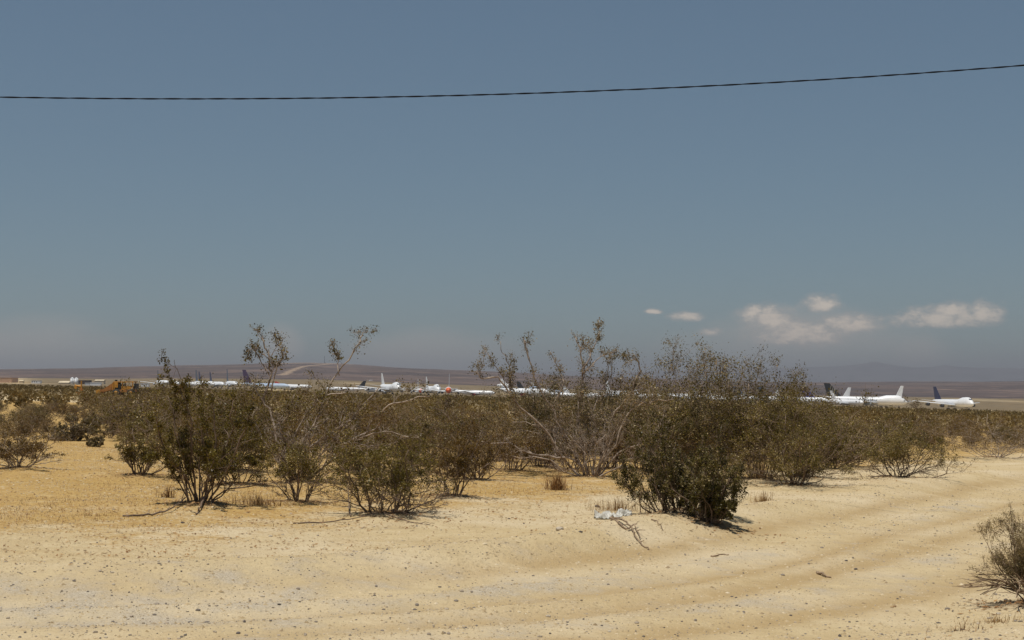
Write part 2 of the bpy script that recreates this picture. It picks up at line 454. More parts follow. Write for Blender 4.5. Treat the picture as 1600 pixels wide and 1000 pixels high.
# ------------------------------------------------------------------ where the shrubs stand (photo place of the base)
HERO = {}
def hero_base(key, px, py, mr=0.5, mh=0.05):
    x, y = at(px, py); HERO[key] = (x, y); MOUNDS.append((x, y, mr, mh)); return x, y
for k, px, py in [('front_left', 312, 792), ('second', 466, 786), ('round', 605, 805), ('small_mid', 706, 779), ('pale_tall', 470, 756),
                  ('gnarled', 925, 748), ('dark', 1055, 812), ('dark_side', 1108, 822), ('right_clump', 1240, 760), ('right_small', 1405, 748),
                  ('far_right', 1550, 716), ('edge_left', 28, 734), ('left_mid', 218, 746), ('sage', 1620, 938),
                  ('tall_a', 1035, 742), ('tall_b', 1120, 748), ('tall_c', 1190, 752), ('brown_mid', 745, 752), ('mid_a', 580, 752), ('mid_b', 370, 760),
                  ('mid_c', 655, 742), ('mid_d', 890, 738), ('mid_e', 800, 738), ('tall_d', 1078, 745), ('tall_e', 1255, 746), ('tall_f', 1000, 736), ('tall_g', 845, 732), ('tall_h', 958, 734), ('left_tall', 355, 738), ('left_tall_b', 545, 736)]:
    hero_base(k, px, py)

# ------------------------------------------------------------------ ground, hills, mountains
def build_ground():
    th_in = np.linspace(-0.37, 0.37, 430)
    th = np.concatenate([np.linspace(-math.pi, -0.40, 60), th_in, np.linspace(0.40, math.pi, 60)])
    r = [0.6]
    while r[-1] < 2600:
        q = r[-1]
        r.append(q * (1.20 if q < 7.5 else 1.0085 if q < 26 else 1.013 if q < 60 else 1.03))
    r = np.array(r)
    TH, RR = np.meshgrid(th, r)
    x = RR * np.sin(TH); y = RR * np.cos(TH)
    z = ground_z(x, y)
    n, m = x.shape
    idx = np.arange(n * m).reshape(n, m)
    f = np.stack([idx[:-1, :-1], idx[:-1, 1:], idx[1:, 1:], idx[1:, :-1]], -1).reshape(-1, 4)
    V = np.stack([x, y, z], -1).reshape(-1, 3)
    c = len(V); V = np.vstack([V, [[0, 0, gz(0, 0)]]])
    fan = np.stack([np.full(m - 1, c), idx[0, 1:], idx[0, :-1]], -1)
    X, Y = V[:, 0], V[:, 1]
    d = poly_dist(X, Y, ROAD); rad = np.hypot(X, Y)
    inside = 1 - sstep(2.2, 3.4, np.abs(d) + 0.8 * fbm(X / 2, Y / 2, 60, 3))
    # dry grass grows off the road and thickens into the scrub
    grass = sstep(3.0, 7.5, d + 2.0 * fbm(X / 3.0, Y / 3.0, 61, 4)) * 0.66 + 0.24 * sstep(5, 12, d)
    grass = np.maximum(grass, sstep(2.6, 3.8, -d + fbm(X / 1.5, Y / 1.5, 66, 3)) * 0.7)
    grass = grass * (1 - 0.9 * inside)
    grass = np.where(rad > 120, 0.45 + 0.5 * fbm(X / 70, Y / 90, 62, 4), grass)
    pxv = 800 + F * X / np.maximum(Y, 1)
    bare = np.exp(-((pxv - 425) / 45) ** 2) * sstep(500, 800, rad) * (1 - sstep(1560, 1700, rad)) + sstep(1290, 1400, pxv) * sstep(500, 650, rad) * (1 - sstep(1300, 1500, rad)) * 0.9 + 0.5 * np.exp(-((pxv - 20) / 30) ** 2) * (rad > 1300)
    cover = sstep(90, 260, rad) * (1 - np.clip(bare, 0, 1)) * np.clip(0.85 + 0.5 * fbm(X / 130, Y / 300, 91, 4), 0, 1)
    cover = np.where(Y < 0, sstep(90, 260, rad) * 0.8, cover)
    gravel = 0.75 * np.exp(-((d + 0.55) / 0.45) ** 2) + 0.8 * np.exp(-((d - 1.25) / 0.5) ** 2) + 0.5 * np.exp(-((d + 2.3) / 0.6) ** 2)
    left = sstep(1.0, -3.0, X) * sstep(3.4, 2.4, d) * (Y < 30)
    gravel = np.maximum(gravel * (0.05 + 0.6 * (fbm(X / 2.5, Y / 2.5, 63, 3) + 0.5)), left * (0.55 + 0.6 * fbm(X / 2.2, Y / 1.2, 64, 4)))
    gravel = gravel * (rad < 200)
    track = np.zeros(len(V))
    for c_ in (-1.15, -0.1, 0.6, 2.1):
        dd = d - c_ - 0.35 * vnoise(X * 0.22, Y * 0.22, int(c_ * 7) + 40)
        track = np.maximum(track, np.exp(-(dd / 0.26) ** 2))
    track = track * inside * (0.85 + 0.6 * vnoise(X * 0.4, Y * 0.4, 65)) * (1 - 0.6 * left)
    lit = np.zeros(len(V))
    for (mx, my, mr, mh) in MOUNDS:
        lit = np.maximum(lit, np.exp(-((X - mx) ** 2 + (Y - my) ** 2) / (mr * mr * 1.1)))
    me = mesh_np('ground', V, [f, fan], M['ground'], True,
                 {'grass': ('POINT', grass), 'gravel': ('POINT', gravel), 'litter': ('POINT', lit * 0.9), 'track': ('POINT', np.clip(track, 0, 1)), 'cover': ('POINT', cover)})
    return tag(link('ground', me), kind='structure')

def polar_sheet(name, r, th, zf, mat, attrs=None):
    TH, RR = np.meshgrid(th, r); x = RR * np.sin(TH); y = RR * np.cos(TH); z = zf(x, y)
    n, m = x.shape; idx = np.arange(n * m).reshape(n, m)
    f = np.stack([idx[:-1, :-1], idx[:-1, 1:], idx[1:, 1:], idx[1:, :-1]], -1).reshape(-1, 4)
    V = np.stack([x, y, z], -1).reshape(-1, 3)
    at_ = {k: ('POINT', fn(V[:, 0], V[:, 1])) for k, fn in (attrs or {}).items()}
    return tag(link(name, mesh_np(name, V, f, mat, True, at_)), kind='structure')

def pale_attr(x, y):
    """the pale dirt track climbing the long hill and the bare crest"""
    Y = np.maximum(y, 1); px = 800 + F * x / Y; r = np.hypot(x, y)
    P = []
    for p_, rr in [(440, 3000), (462, 3900), (482, 4600), (500, 5100), (512, 5500), (520, 5900)]:
        X = (p_ - 800) / F; P.append((rr * math.sin(math.atan(X)), rr * math.cos(math.atan(X))))
    d = np.abs(poly_dist(x, y, smooth_poly(P, 4)))
    tr = (1 - sstep(5, 13, d)) * 0.6
    crest = sstep(5450, 5800, r) * sstep(385, 440, px) * (1 - sstep(525, 575, px)) * 0.32
    return np.clip(np.maximum(tr, crest), 0, 1)

M['ground'] = ground_material(); M['hills'] = hill_material()
build_ground()
th_h = np.concatenate([np.linspace(-math.pi, -0.45, 50), np.linspace(-0.44, 0.44, 340), np.linspace(0.45, math.pi, 50)])
r_h = np.concatenate([np.geomspace(2500, 6000, 130), np.linspace(6040, 21000, 50)])
def hz(x, y):
    r = np.hypot(x, y); return ground_z(x, y, False) - 6 * (1 - sstep(2500, 2660, r))
polar_sheet('hills', r_h, th_h, hz, M['hills'], {'pale': pale_attr})

MXP = [-900, 0, 500, 700, 860, 1000, 1100, 1200, 1260, 1310, 1345, 1368, 1390, 1425, 1455, 1475, 1500, 1540, 1600, 1800, 2400]
MYP = [592, 590, 588, 583, 580, 581, 577, 575, 573.5, 572.5, 569, 565, 570, 574, 573.5, 570, 574, 574.5, 576, 572, 580]
def mz(x, y):
    r = np.hypot(x, y); th = np.arctan2(x, y); px = 800 + F * np.tan(np.clip(th, -0.9, 0.9))
    top = EYE + (600 - np.interp(px, MXP, MYP)) / F * 25000 * np.cos(np.clip(th, -0.9, 0.9)) + 9 * fbm(th * 90, r / 1500, 71, 4)
    prof = np.interp(r, [21000, 22600, 25000, 27500], [0, 0.45, 1, 0])
    rough = fbm(x / 1300, y / 1300, 73, 4) * 60 * np.sin(np.clip(prof, 0, 1) * math.pi)
    return -420 + (top + 420) * prof + rough
M['mountains'] = paint('mountain_rock', (0.13, 0.12, 0.12), 1.0, 0.2, 0.003, spec=0.0)
polar_sheet('mountains', np.linspace(21000, 27500, 40), np.linspace(-1.0, 1.0, 500), mz, M['mountains'])

# haze: one closed box of even air round everything
def build_haze():
    zs = []
    for o in COL.objects:
        if o.type == 'MESH':
            co = np.empty(len(o.data.vertices) * 3, np.float32); o.data.vertices.foreach_get('co', co); zs += [float(co[2::3].min()), float(co[2::3].max())]
    print('z range', min(zs), max(zs))
    HAZE_LO, HAZE_HI = min(zs) - 3, max(zs) + 12
    HAZE_MID, HAZE_TALL = (HAZE_LO + HAZE_HI) / 2, HAZE_HI - HAZE_LO
    mb = MB(); mb.box((0, 0, HAZE_MID), (58000, 58000, HAZE_TALL))
    m, N, out = material('haze')
    v = N.node('ShaderNodeVolumePrincipled'); v.inputs['Color'].default_value = (*HAZE_COLOR, 1)
    v.inputs['Density'].default_value = HAZE_DENSITY; v.inputs['Anisotropy'].default_value = 0.42
    N.l.new(v.outputs[0], out.inputs['Volume'])
    o = mb.build('haze', m); tag(o, kind='stuff')
build_haze()

# ------------------------------------------------------------------ shrubs
class Shrub:
    def __init__(s, seed):
        s.g = rng(seed); s.lines = []; s.sites = []      # lines: (pts, r0, r1, level); sites: leaf positions
    def walk(s, p, d, L, n, gnarl, up):
        g = s.g; pts = [np.array(p, float)]; d = np.array(d, float); d /= np.linalg.norm(d)
        for i in range(n):
            d = d + g.normal(0, gnarl, 3); d[2] += up; d /= np.linalg.norm(d)
            pts.append(pts[-1] + d * L / n)
        return np.array(pts)
    def kids(s, pts, L, r, level, par):
        g = s.g
        if level > par['levels']: return
        nk = par['kids'][level - 1]; nk = max(1, int(round(nk * g.uniform(0.7, 1.3))))
        n = len(pts) - 1
        t0 = par['from'][level - 1]
        for t in np.sort(g.uniform(t0, 1.0, nk)):
            i = min(int(t * n), n - 1); f = t * n - i
            p = pts[i] * (1 - f) + pts[i + 1] * f; d = pts[i + 1] - pts[i]; d = d / (np.linalg.norm(d) + 1e-9)
            side = np.cross(d, g.normal(0, 1, 3)); side /= (np.linalg.norm(side) + 1e-9)
            a = g.uniform(*par['angle']); dd = d * math.cos(a) + side * math.sin(a)
            Lk = L * par['ratio'][level - 1] * g.uniform(0.6, 1.25) * (1.15 - 0.5 * t)
            rk = max(r * (1 - 0.6 * t) * 0.6, par['rmin'])
            s.grow(p, dd, Lk, rk, level, par)
    def grow(s, p, d, L, r, level, par, pts=None):
        n = [10, 6, 4, 3][min(level, 3)]
        if pts is None: pts = s.walk(p, d, L, n, par['gnarl'] * (1.0 if level == 0 else 1.25), par['up'] * (0.12 if level == 0 else 0.10))
        s.lines.append((pts, r, max(r * 0.45, par['rmin'] * 0.8), level))
        if level >= par['leaf_level'] and s.g.random() < par['leafy']:
            ln = float(np.linalg.norm(pts[-1] - pts[0]))
            m = max(2, int(par['leaves'] * s.g.uniform(0.4, 1.5) * (min(max(ln / par['unit'], 0.12), 1.7) if 'unit' in par else 1)))
            t = s.g.beta(3.2, 1.0, m) * (len(pts) - 1); i = np.minimum(t.astype(int), len(pts) - 2); f = (t - i)[:, None]
            s.sites.append(pts[i] * (1 - f) + pts[i + 1] * f + s.g.normal(0, par['spread'], (m, 3)))
        s.kids(pts, L, r, level + 1, par)
    def leaves_mesh(s, name, mat, size, scale, zmin=None, thin=1.0):
        g = s.g
        P = np.vstack(s.sites) * scale if s.sites else np.zeros((1, 3))
        if zmin is not None:
            P = P[(P[:, 2] > zmin * g.uniform(0.6, 1.4, len(P)))]
        if thin < 1: P = P[g.random(len(P)) < thin]
        n = len(P)
        a = g.normal(0, 1, (n, 3)); a[:, 2] += 0.5; a /= np.linalg.norm(a, axis=1, keepdims=True)
        b = np.cross(a, g.normal(0, 1, (n, 3))); b /= (np.linalg.norm(b, axis=1, keepdims=True) + 1e-9)
        L = size * np.clip(np.exp(g.normal(-0.08, 0.38, (n, 1))), 0.4, 2.0); W = L * g.uniform(0.28, 0.5, (n, 1))
        V = np.stack([P - a * L * 0.5, P + b * W, P + a * L * 0.5, P - b * W], 1).reshape(-1, 3)
        f = np.arange(n * 4).reshape(n, 4)
        cl = vnoise(P[:, 0] * 3.1 + P[:, 1] * 1.3, P[:, 2] * 3.1, 5)   # whole sprays ripen or die together
        t = np.clip(g.normal(0.46, 0.2, n) + cl * 0.6, 0, 1)
        return mesh_np(name, V, f, mat, False, {'tint': ('FACE', t)})
    def stems_mesh(s, name, mat, scale):
        Vs, q, t3 = [], [], []; n = 0
        for pts, r0, r1, lv in s.lines:
            k = (6, 5, 3, 3)[min(lv, 3)]
            rad = np.linspace(r0, r1, len(pts))
            V, f4, f3 = tube_arrays(pts * scale, rad, k)
            Vs.append(V); q.append(f4 + n); t3.append(f3 + n); n += len(V)
        return mesh_np(name, np.vstack(Vs), [np.vstack(q), np.vstack(t3)], mat, True)

DEF = dict(levels=3, kids=(6, 5, 4), ratio=(0.46, 0.46, 0.44), angle=(0.35, 0.95), gnarl=0.2, up=0.5, leaf_level=2, leafy=0.85, leaves=13,
           spread=0.02, rmin=0.0024, leaf=0.0175, stems=14, r0=0.012, tilt=(0.08, 0.85), base=0.10, zmin=0.25, bark='bark_dark', leafmat='leaf_olive')
DEF['from'] = (0.18, 0.15, 0.15)

def shrub_meshes(seed, H, W, **kw):
    """an upright many-stemmed shrub H tall and W wide"""
    par = dict(DEF); par.update(kw)
    s = Shrub(seed); g = s.g
    ns = par['stems']
    for i in range(ns):
        phi = 2 * math.pi * (i + g.uniform(0, 1)) / ns * 1.0
        til = g.uniform(*par['tilt']) ** 1.0
        d = np.array([math.cos(phi) * math.sin(til), math.sin(phi) * math.sin(til), math.cos(til)])
        p = np.array([math.cos(phi), math.sin(phi), 0]) * par['base'] * g.uniform(0.2, 1.0); p[2] = -0.06
        s.grow(p, d, g.uniform(0.42, 1.05), par['r0'] * g.uniform(0.6, 1.2), 0, par)
    A = np.vstack(s.sites)
    sc = np.array([W / 2 / np.percentile(np.abs(A[:, 0]), 97), W / 2 / np.percentile(np.abs(A[:, 1]), 97), H / np.percentile(A[:, 2], 99.7)])
    zf = par['zmin'] * H
    lm = s.leaves_mesh('foliage', M[par['leafmat']], par['leaf'], sc, zf, par.get('thin', 1.0))
    sm = s.stems_mesh('branches', M[par['bark']], sc)
    return sm, lm

def plant(name, x, y, meshes, label, cat='bush', group=None, rz=0.0, sink=0.02):
    root = empty(name, (x, y, gz(x, y) - sink), rz); tag(root, label, cat, group)
    a = link('branches', meshes[0], root); b = link('foliage', meshes[1], root)
    KIDS[root.name] = [a, b]
    return root

def guided_meshes(seed, bx, by, px_lines, autos=0, H=1.2, W=1.5, depth=0.35, **kw):
    """a shrub whose main limbs follow the photographed ones; each limb gets its own depth"""
    par = dict(DEF); par.update(kw)
    s = Shrub(seed); g = s.g; zb = gz(bx, by)
    for spec in px_lines:
        pl, r = spec[0], spec[1]
        off = g.uniform(-depth, depth) if len(spec) < 3 else spec[2]
        P = []
        for i, (px, py) in enumerate(pl):
            t = i / (len(pl) - 1)
            q = at_depth(px, py, by + off * t) - np.array([bx, by, zb])
            if i and i < len(pl) - 1: q = q + g.normal(0, 0.02, 3) * np.array([0.4, 2.5, 0.4])
            P.append(q)
        P = smooth_poly(P, 3)
        P[1:-1] += g.normal(0, 0.016, (len(P) - 2, 3))
        L = np.linalg.norm(np.diff(P, axis=0), axis=1).sum()
        s.grow(None, None, L * 0.62, r * par.get('thick', 1.0), 0, par, pts=P)
    s2 = None
    for i in range(autos):
        phi = 2 * math.pi * (i + g.uniform(0, 1)) / max(autos, 1); til = g.uniform(*par['tilt'])
        d = np.array([math.cos(phi) * math.sin(til), math.sin(phi) * math.sin(til), math.cos(til)])
        p = np.array([math.cos(phi), math.sin(phi), 0]) * 0.18 * g.uniform(0.2, 1); p[2] = -0.05
        s.grow(p, d, H * g.uniform(0.6, 1.0), par['r0'] * g.uniform(0.6, 1.1), 0, par)
    lm = s.leaves_mesh('foliage', M[par['leafmat']], par['leaf'], np.ones(3), par['zmin'], par.get('thin', 1.0))
    sm = s.stems_mesh('branches', M[par['bark']], np.ones(3))
    return sm, lm

def px_h(key, py_top):
    """real height of a shrub based at HERO[key] whose top is seen at py_top"""
    x, y = HERO[key]; d = ray(800, py_top); return EYE + d.z * y / d.y - gz(x, y)
def px_w(key, w): return w / F * HERO[key][1]

def heroes():
    G1 = 'creosote bushes along the front of the scrub'
    P = HERO
    m = guided_meshes(11, *P['front_left'], [
        ([(306, 792), (288, 745), (262, 700), (246, 672), (244, 650)], .014), ([(308, 792), (300, 720), (300, 660), (288, 622), (280, 606)], .015), ([(306, 792), (298, 725), (296, 660), (286, 610), (276, 578), (273, 560)], .006),
        ([(314, 792), (328, 740), (340, 690), (338, 640), (330, 612)], .015), ([(320, 792), (350, 745), (372, 700), (388, 655), (392, 640)], .014),
        ([(312, 792), (312, 730), (318, 680), (312, 630), (306, 606)], .013), ([(302, 792), (276, 752), (258, 725), (240, 712)], .011),
        ([(318, 792), (336, 735), (360, 680), (362, 640), (368, 618)], .013), ([(310, 792), (296, 740), (280, 690), (272, 640), (262, 615)], .013),
        ([(322, 792), (352, 765), (384, 735), (404, 715)], .011), ([(316, 792), (324, 735), (320, 680), (325, 650)], .012)],
        autos=10, H=1.25, tilt=(0.05, 0.75), depth=0.6, zmin=0.40, leaves=8, kids=(7, 5, 4), leaf=0.021, ratio=(0.26, 0.48, 0.44))
    plant('creosote_bush', *P['front_left'], m, 'tall dark olive bush at the left front with a thin sprig above the skyline', group=G1)
    m = shrub_meshes(12, px_h('second', 668), px_w('second', 150), stems=12, zmin=0.38, tilt=(0.05, 0.75), leaves=13)
    plant('creosote_bush', *P['second'], m, 'narrow footed bush between the tall left bush and the low rounded one', group=G1)
    m = shrub_meshes(13, px_h('round', 672), px_w('round', 178), stems=20, zmin=0.36, tilt=(0.1, 1.0), leaves=15, base=0.16, leafmat='leaf_olive')
    plant('creosote_bush', *P['round'], m, 'low rounded olive bush with a fan of bare lower stems, nearest of the central ones', group=G1)
    m = shrub_meshes(14, px_h('small_mid', 660), px_w('small_mid', 105), stems=10, zmin=0.35, leafmat='leaf_brown')
    plant('creosote_bush', *P['small_mid'], m, 'small brownish bush just behind the right of the low rounded bush', group=G1)
    # the pale tall skeleton behind them
    m = guided_meshes(15, *P['pale_tall'], [
        ([(462, 756), (440, 700), (424, 650), (412, 618), (420, 590), (421, 565), (413, 540), (409, 524)], .019, 0.1),
        ([(424, 610), (432, 575), (440, 555), (436, 535), (430, 522)], .010, 0.2),
        ([(421, 585), (405, 555), (393, 545), (386, 560)], .008, 0.0),
        ([(465, 756), (455, 700), (470, 660), (492, 628), (512, 614), (540, 612)], .017, -0.2),
        ([(470, 756), (478, 705), (505, 682), (540, 660), (565, 636), (592, 604)], .018, 0.3),
        ([(468, 756), (470, 700), (500, 640), (520, 592), (544, 562), (560, 536), (568, 522)], .015, 0.5),
        ([(530, 585), (528, 560), (522, 540), (516, 530)], .007, 0.5),
        ([(474, 756), (520, 715), (552, 686), (590, 666), (600, 640), (628, 624), (672, 618)], .017, -0.3),
        ([(560, 684), (600, 672), (640, 680), (668, 690)], .009, -0.2), ([(470, 756), (482, 722), (496, 690), (522, 668), (548, 655)], .013, -0.4),
        ([(474, 756), (500, 712), (540, 692), (590, 696), (622, 688)], .012, -0.5), ([(462, 756), (470, 715), (487, 676), (498, 640), (508, 622)], .012, -0.3),
        ([(462, 756), (432, 715), (410, 680), (398, 655), (395, 640)], .014, 0.4),
        ([(468, 756), (462, 715), (440, 670), (452, 640), (460, 615)], .013, -0.4)],
        autos=9, H=1.5, r0=0.014, tilt=(0.1, 0.95), zmin=1.0, leaves=11, leafy=0.85, kids=(10, 6, 4), ratio=(0.24, 0.55, 0.55), angle=(0.3, 0.8), unit=0.13, up=0.9, gnarl=0.2, thick=1.3, bark='bark_grey', leafmat='leaf_olive', leaf=0.023, spread=0.04, leaf_level=3, **{'from': (0.22, 0.12, 0.12)})
    plant('creosote_bush', *P['pale_tall'], m, 'tall sparse bush of pale bare limbs with leafy tips, left of centre', group=G1)
    m = guided_meshes(16, *P['gnarled'], [
        ([(915, 748), (905, 722), (870, 712), (822, 706), (796, 692), (752, 688)], .020, -0.5),
        ([(912, 748), (890, 728), (866, 692), (846, 664), (815, 638), (797, 612), (778, 588), (755, 592), (745, 580)], .021, -0.2),
        ([(797, 612), (780, 580), (768, 560), (758, 545)], .008, 0.0), ([(815, 638), (798, 600), (795, 570), (786, 548), (782, 532)], .009, 0.0),
        ([(918, 748), (902, 715), (886, 690), (872, 664), (862, 636), (838, 600), (826, 560), (820, 530)], .019, 0.1),
        ([(862, 636), (880, 598), (870, 572), (860, 548)], .010, 0.3),
        ([(922, 748), (908, 700), (903, 650), (906, 606), (910, 572), (905, 548), (900, 525)], .020, 0.4),
        ([(910, 575), (924, 548), (934, 524), (936, 508)], .011, 0.4), ([(912, 580), (940, 556), (962, 548), (975, 556)], .008, 0.2),
        ([(926, 748), (944, 700), (956, 648), (974, 626), (994, 596), (1000, 570), (990, 552)], .021, -0.1),
        ([(930, 748), (958, 690), (986, 640), (1016, 626), (1052, 622)], .016, -0.4),
        ([(932, 748), (968, 705), (1004, 690), (1030, 662), (1040, 640)], .015, 0.5),
        ([(916, 748), (896, 700), (880, 676), (852, 670), (832, 660), (800, 658)], .016, 0.5),
        ([(926, 748), (930, 700), (922, 660), (934, 620), (950, 590), (948, 565)], .015, 0.7),
        ([(914, 748), (880, 735), (846, 712), (812, 716), (790, 708)], .014, -0.7), ([(930, 748), (962, 730), (990, 712), (1010, 715)], .013, -0.5)],
        autos=14, H=1.9, r0=0.015, tilt=(0.1, 0.95), zmin=1.2, leaves=12, leafy=0.9, kids=(10, 6, 4), ratio=(0.23, 0.55, 0.55), angle=(0.3, 0.8), unit=0.13, up=0.9, gnarl=0.22, thick=1.3, bark='bark_grey', leafmat='leaf_pale', leaf=0.024, spread=0.045, leaf_level=3, **{'from': (0.2, 0.12, 0.12)})
    plant('creosote_bush', *P['gnarled'], m, 'large open bush of gnarled bare limbs fanning from one foot, right of centre', group=G1)
    m = shrub_meshes(17, px_h('dark', 648), px_w('dark', 185), stems=26, zmin=0.12, tilt=(0.05, 1.15), leaves=12, kids=(7, 5, 4), leafmat='leaf_dark', base=0.3)
    plant('creosote_bush', *P['dark'], m, 'densest darkest green bush, standing at the road bank behind the white plastic sheet', group=G1)
    m = shrub_meshes(18, px_h('dark_side', 705), px_w('dark_side', 88), stems=18, zmin=0.10, tilt=(0.05, 0.9), leaves=13, leafmat='leaf_dark', kids=(7, 5, 4))
    plant('creosote_bush', *P['dark_side'], m, 'smaller dark bush leaning over the road bank against the densest dark green one', group=G1)
    m = shrub_meshes(19, px_h('right_clump', 604), px_w('right_clump', 200), stems=24, zmin=0.10, leaves=14, tilt=(0.05, 0.7))
    plant('creosote_bush', *P['right_clump'], m, 'broad olive bush with leaves down to the sand, right of the densest dark bush', group=G1)
    m = shrub_meshes(20, px_h('right_small', 640), px_w('right_small', 145), stems=18, zmin=0.26, leaves=16, tilt=(0.1, 1.0), leafmat='leaf_olive')
    plant('creosote_bush', *P['right_small'], m, 'rounded bush standing alone at the far side of the road bend', group=G1)
    m = shrub_meshes(21, px_h('far_right', 644), px_w('far_right', 180), stems=18, zmin=0.2, leaves=12, tilt=(0.2, 1.1), gnarl=0.24, bark='bark_grey', leafmat='leaf_brown')
    plant('creosote_bush', *P['far_right'], m, 'wide brown bush with pale arching twigs at the right edge beyond the road', group=G1)
    m = shrub_meshes(22, px_h('edge_left', 660), px_w('edge_left', 120), stems=16, zmin=0.25, leaves=10, tilt=(0.1, 0.8), leafmat='leaf_brown', bark='bark_grey')
    plant('creosote_bush', *P['edge_left'], m, 'brownish fan shaped bush alone on the sand at the left edge', group=G1)
    m = shrub_meshes(23, px_h('left_mid', 655), px_w('left_mid', 125), stems=14, zmin=0.25, leaves=11, leafmat='leaf_olive')
    plant('creosote_bush', *P['left_mid'], m, 'airy bush behind the left shoulder of the tall dark olive one', group=G1)
    for k, sd, top, w, lab, lm in [('tall_a', 24, 528, 165, 'tall open bush against the sky, touching the right limbs of the gnarled one', 'leaf_pale'),
                               ('tall_d', 44, 556, 150, 'tall bush on the skyline between the two open ones, behind the densest dark bush', 'leaf_olive'),
                               ('tall_b', 25, 543, 150, 'tall airy bush on the skyline behind the densest dark green bush', 'leaf_pale'),
                               ('tall_c', 26, 558, 150, 'thin topped tall bush behind the leafy broad one', 'leaf_olive'),
                               ('tall_e', 45, 580, 130, 'last of the skyline bushes to the right, its top beside the blue tail fin', 'leaf_olive'),
                               ('tall_f', 46, 575, 150, 'twiggy bush filling the space right of the gnarled limbs', 'leaf_brown'),
                               ('tall_g', 50, 582, 150, 'twiggy bush directly behind the left limbs of the gnarled bush', 'leaf_pale'),
                               ('tall_h', 51, 556, 130, 'airy tall bush directly behind the right crown of the gnarled bush', 'leaf_pale'),
                               ('left_tall', 47, 592, 170, 'twiggy tall bush behind the tall dark olive one and the pale limbs', 'leaf_olive'),
                               ('left_tall_b', 48, 604, 170, 'twiggy bush standing behind the pale limbed one, below the white tailplane', 'leaf_brown')]:
        m = shrub_meshes(sd, px_h(k, top), px_w(k, w), stems=19, zmin=0.26, leaves=10, leafy=0.8, kids=(7, 5, 4), tilt=(0.03, 0.6), gnarl=0.2, bark='bark_brown', leafmat=lm, leaf=0.025, spread=0.035)
        plant('creosote_bush', *P[k], m, lab, group=G1)
    for k, sd, top, w, lm, lab in [('brown_mid', 27, 655, 110, 'leaf_brown', 'rusty brown bush in front of the left limbs of the gnarled bush'),
                                   ('mid_a', 28, 662, 130, 'leaf_olive', 'olive bush standing behind the low rounded bush'),
                                   ('mid_b', 29, 640, 130, 'leaf_olive', 'olive bush behind the right half of the tall left one'),
                                   ('mid_c', 30, 652, 130, 'leaf_olive', 'olive bush behind the small brownish one, below the orange nosed aircraft'),
                                   ('mid_d', 31, 630, 190, 'leaf_olive', 'olive bush seen through the gnarled bare limbs'),
                                   ('mid_e', 49, 636, 170, 'leaf_brown', 'brown bush just left of the gnarled bare limbs, below the three engined jet')]:
        m = shrub_meshes(sd, px_h(k, top), px_w(k, w), stems=13, zmin=0.25, leaves=12, leafmat=lm)
        plant('creosote_bush', *P[k], m, lab, group=G1)
    # grey green bush at the right edge of the picture
    m = shrub_meshes(32, px_h('sage', 782), px_w('sage', 150), stems=26, zmin=0.22, leaves=8, tilt=(0.05, 0.7), leaf=0.009, spread=0.022, r0=0.007, rmin=0.0013, kids=(8, 6, 5), leafmat='leaf_grey', bark='bark_dead', gnarl=0.12)
    plant('saltbush', *P['sage'], m, 'fine dry grey green bush cut by the right edge in the near foreground', group=None)
heroes()

# dead branches under the edge bush and on the sand
def dead_branch(name, bx, by, lines, r, label, mat='bark_dead', seed=1, cat='branch', twigs=3, group=None):
    g = rng(seed); mb = MB(); z0 = gz(bx, by)
    for pl in lines:
        P = smooth_poly([np.array(p, float) for p in pl], 4)
        P[1:-1] += g.normal(0, 0.006, (len(P) - 2, 3))
        for q in P: q[2] = max(q[2] + z0, gz(q[0] + bx, q[1] + by) + r * 0.5) - z0
        mb.tube(P, np.linspace(r, r * 0.4, len(P)), 6)
        for k in range(twigs):
            i = int(g.integers(len(P) // 3, len(P) - 1)); d = P[i] - P[i - 1]; d /= np.linalg.norm(d) + 1e-9
            d = d + g.normal(0, 0.6, 3); d[2] = abs(d[2]) * 0.6; L = g.uniform(0.06, 0.22)
            Q = [P[i] + d * L * t + g.normal(0, 0.008, 3) * (t > 0) for t in (0, .35, .7, 1)]
            mb.tube(Q, np.linspace(r * 0.45, r * 0.15, 4), 4)
    o = mb.build(name, M[mat], None, True); o.location = (bx, by, z0); tag(o, label, cat, group); return o

def ground_line(pts, bx, by):
    out = []
    for px, py, h in pts:
        x, y = at(px, py); out.append((x - bx, y - by, gz(x, y) - gz(bx, by) + h))
    return out

bx, by = HERO['sage']
g0 = rng(77)
lines = []
for k in range(11):
    a = g0.uniform(2.3, 4.3); L = g0.uniform(0.3, 0.75)
    lines.append([(0.1 * math.cos(a), 0.1 * math.sin(a), 0.05), (L * 0.5 * math.cos(a), L * 0.5 * math.sin(a), g0.uniform(0.08, 0.2)), (L * math.cos(a + 0.2), L * math.sin(a + 0.2), g0.uniform(0.03, 0.2))])
dead_branch('dead_branches', bx, by, lines, 0.009, 'tangle of dry brown twigs on the sand at the foot of the grey green bush', seed=5, twigs=5, cat='dead twigs')

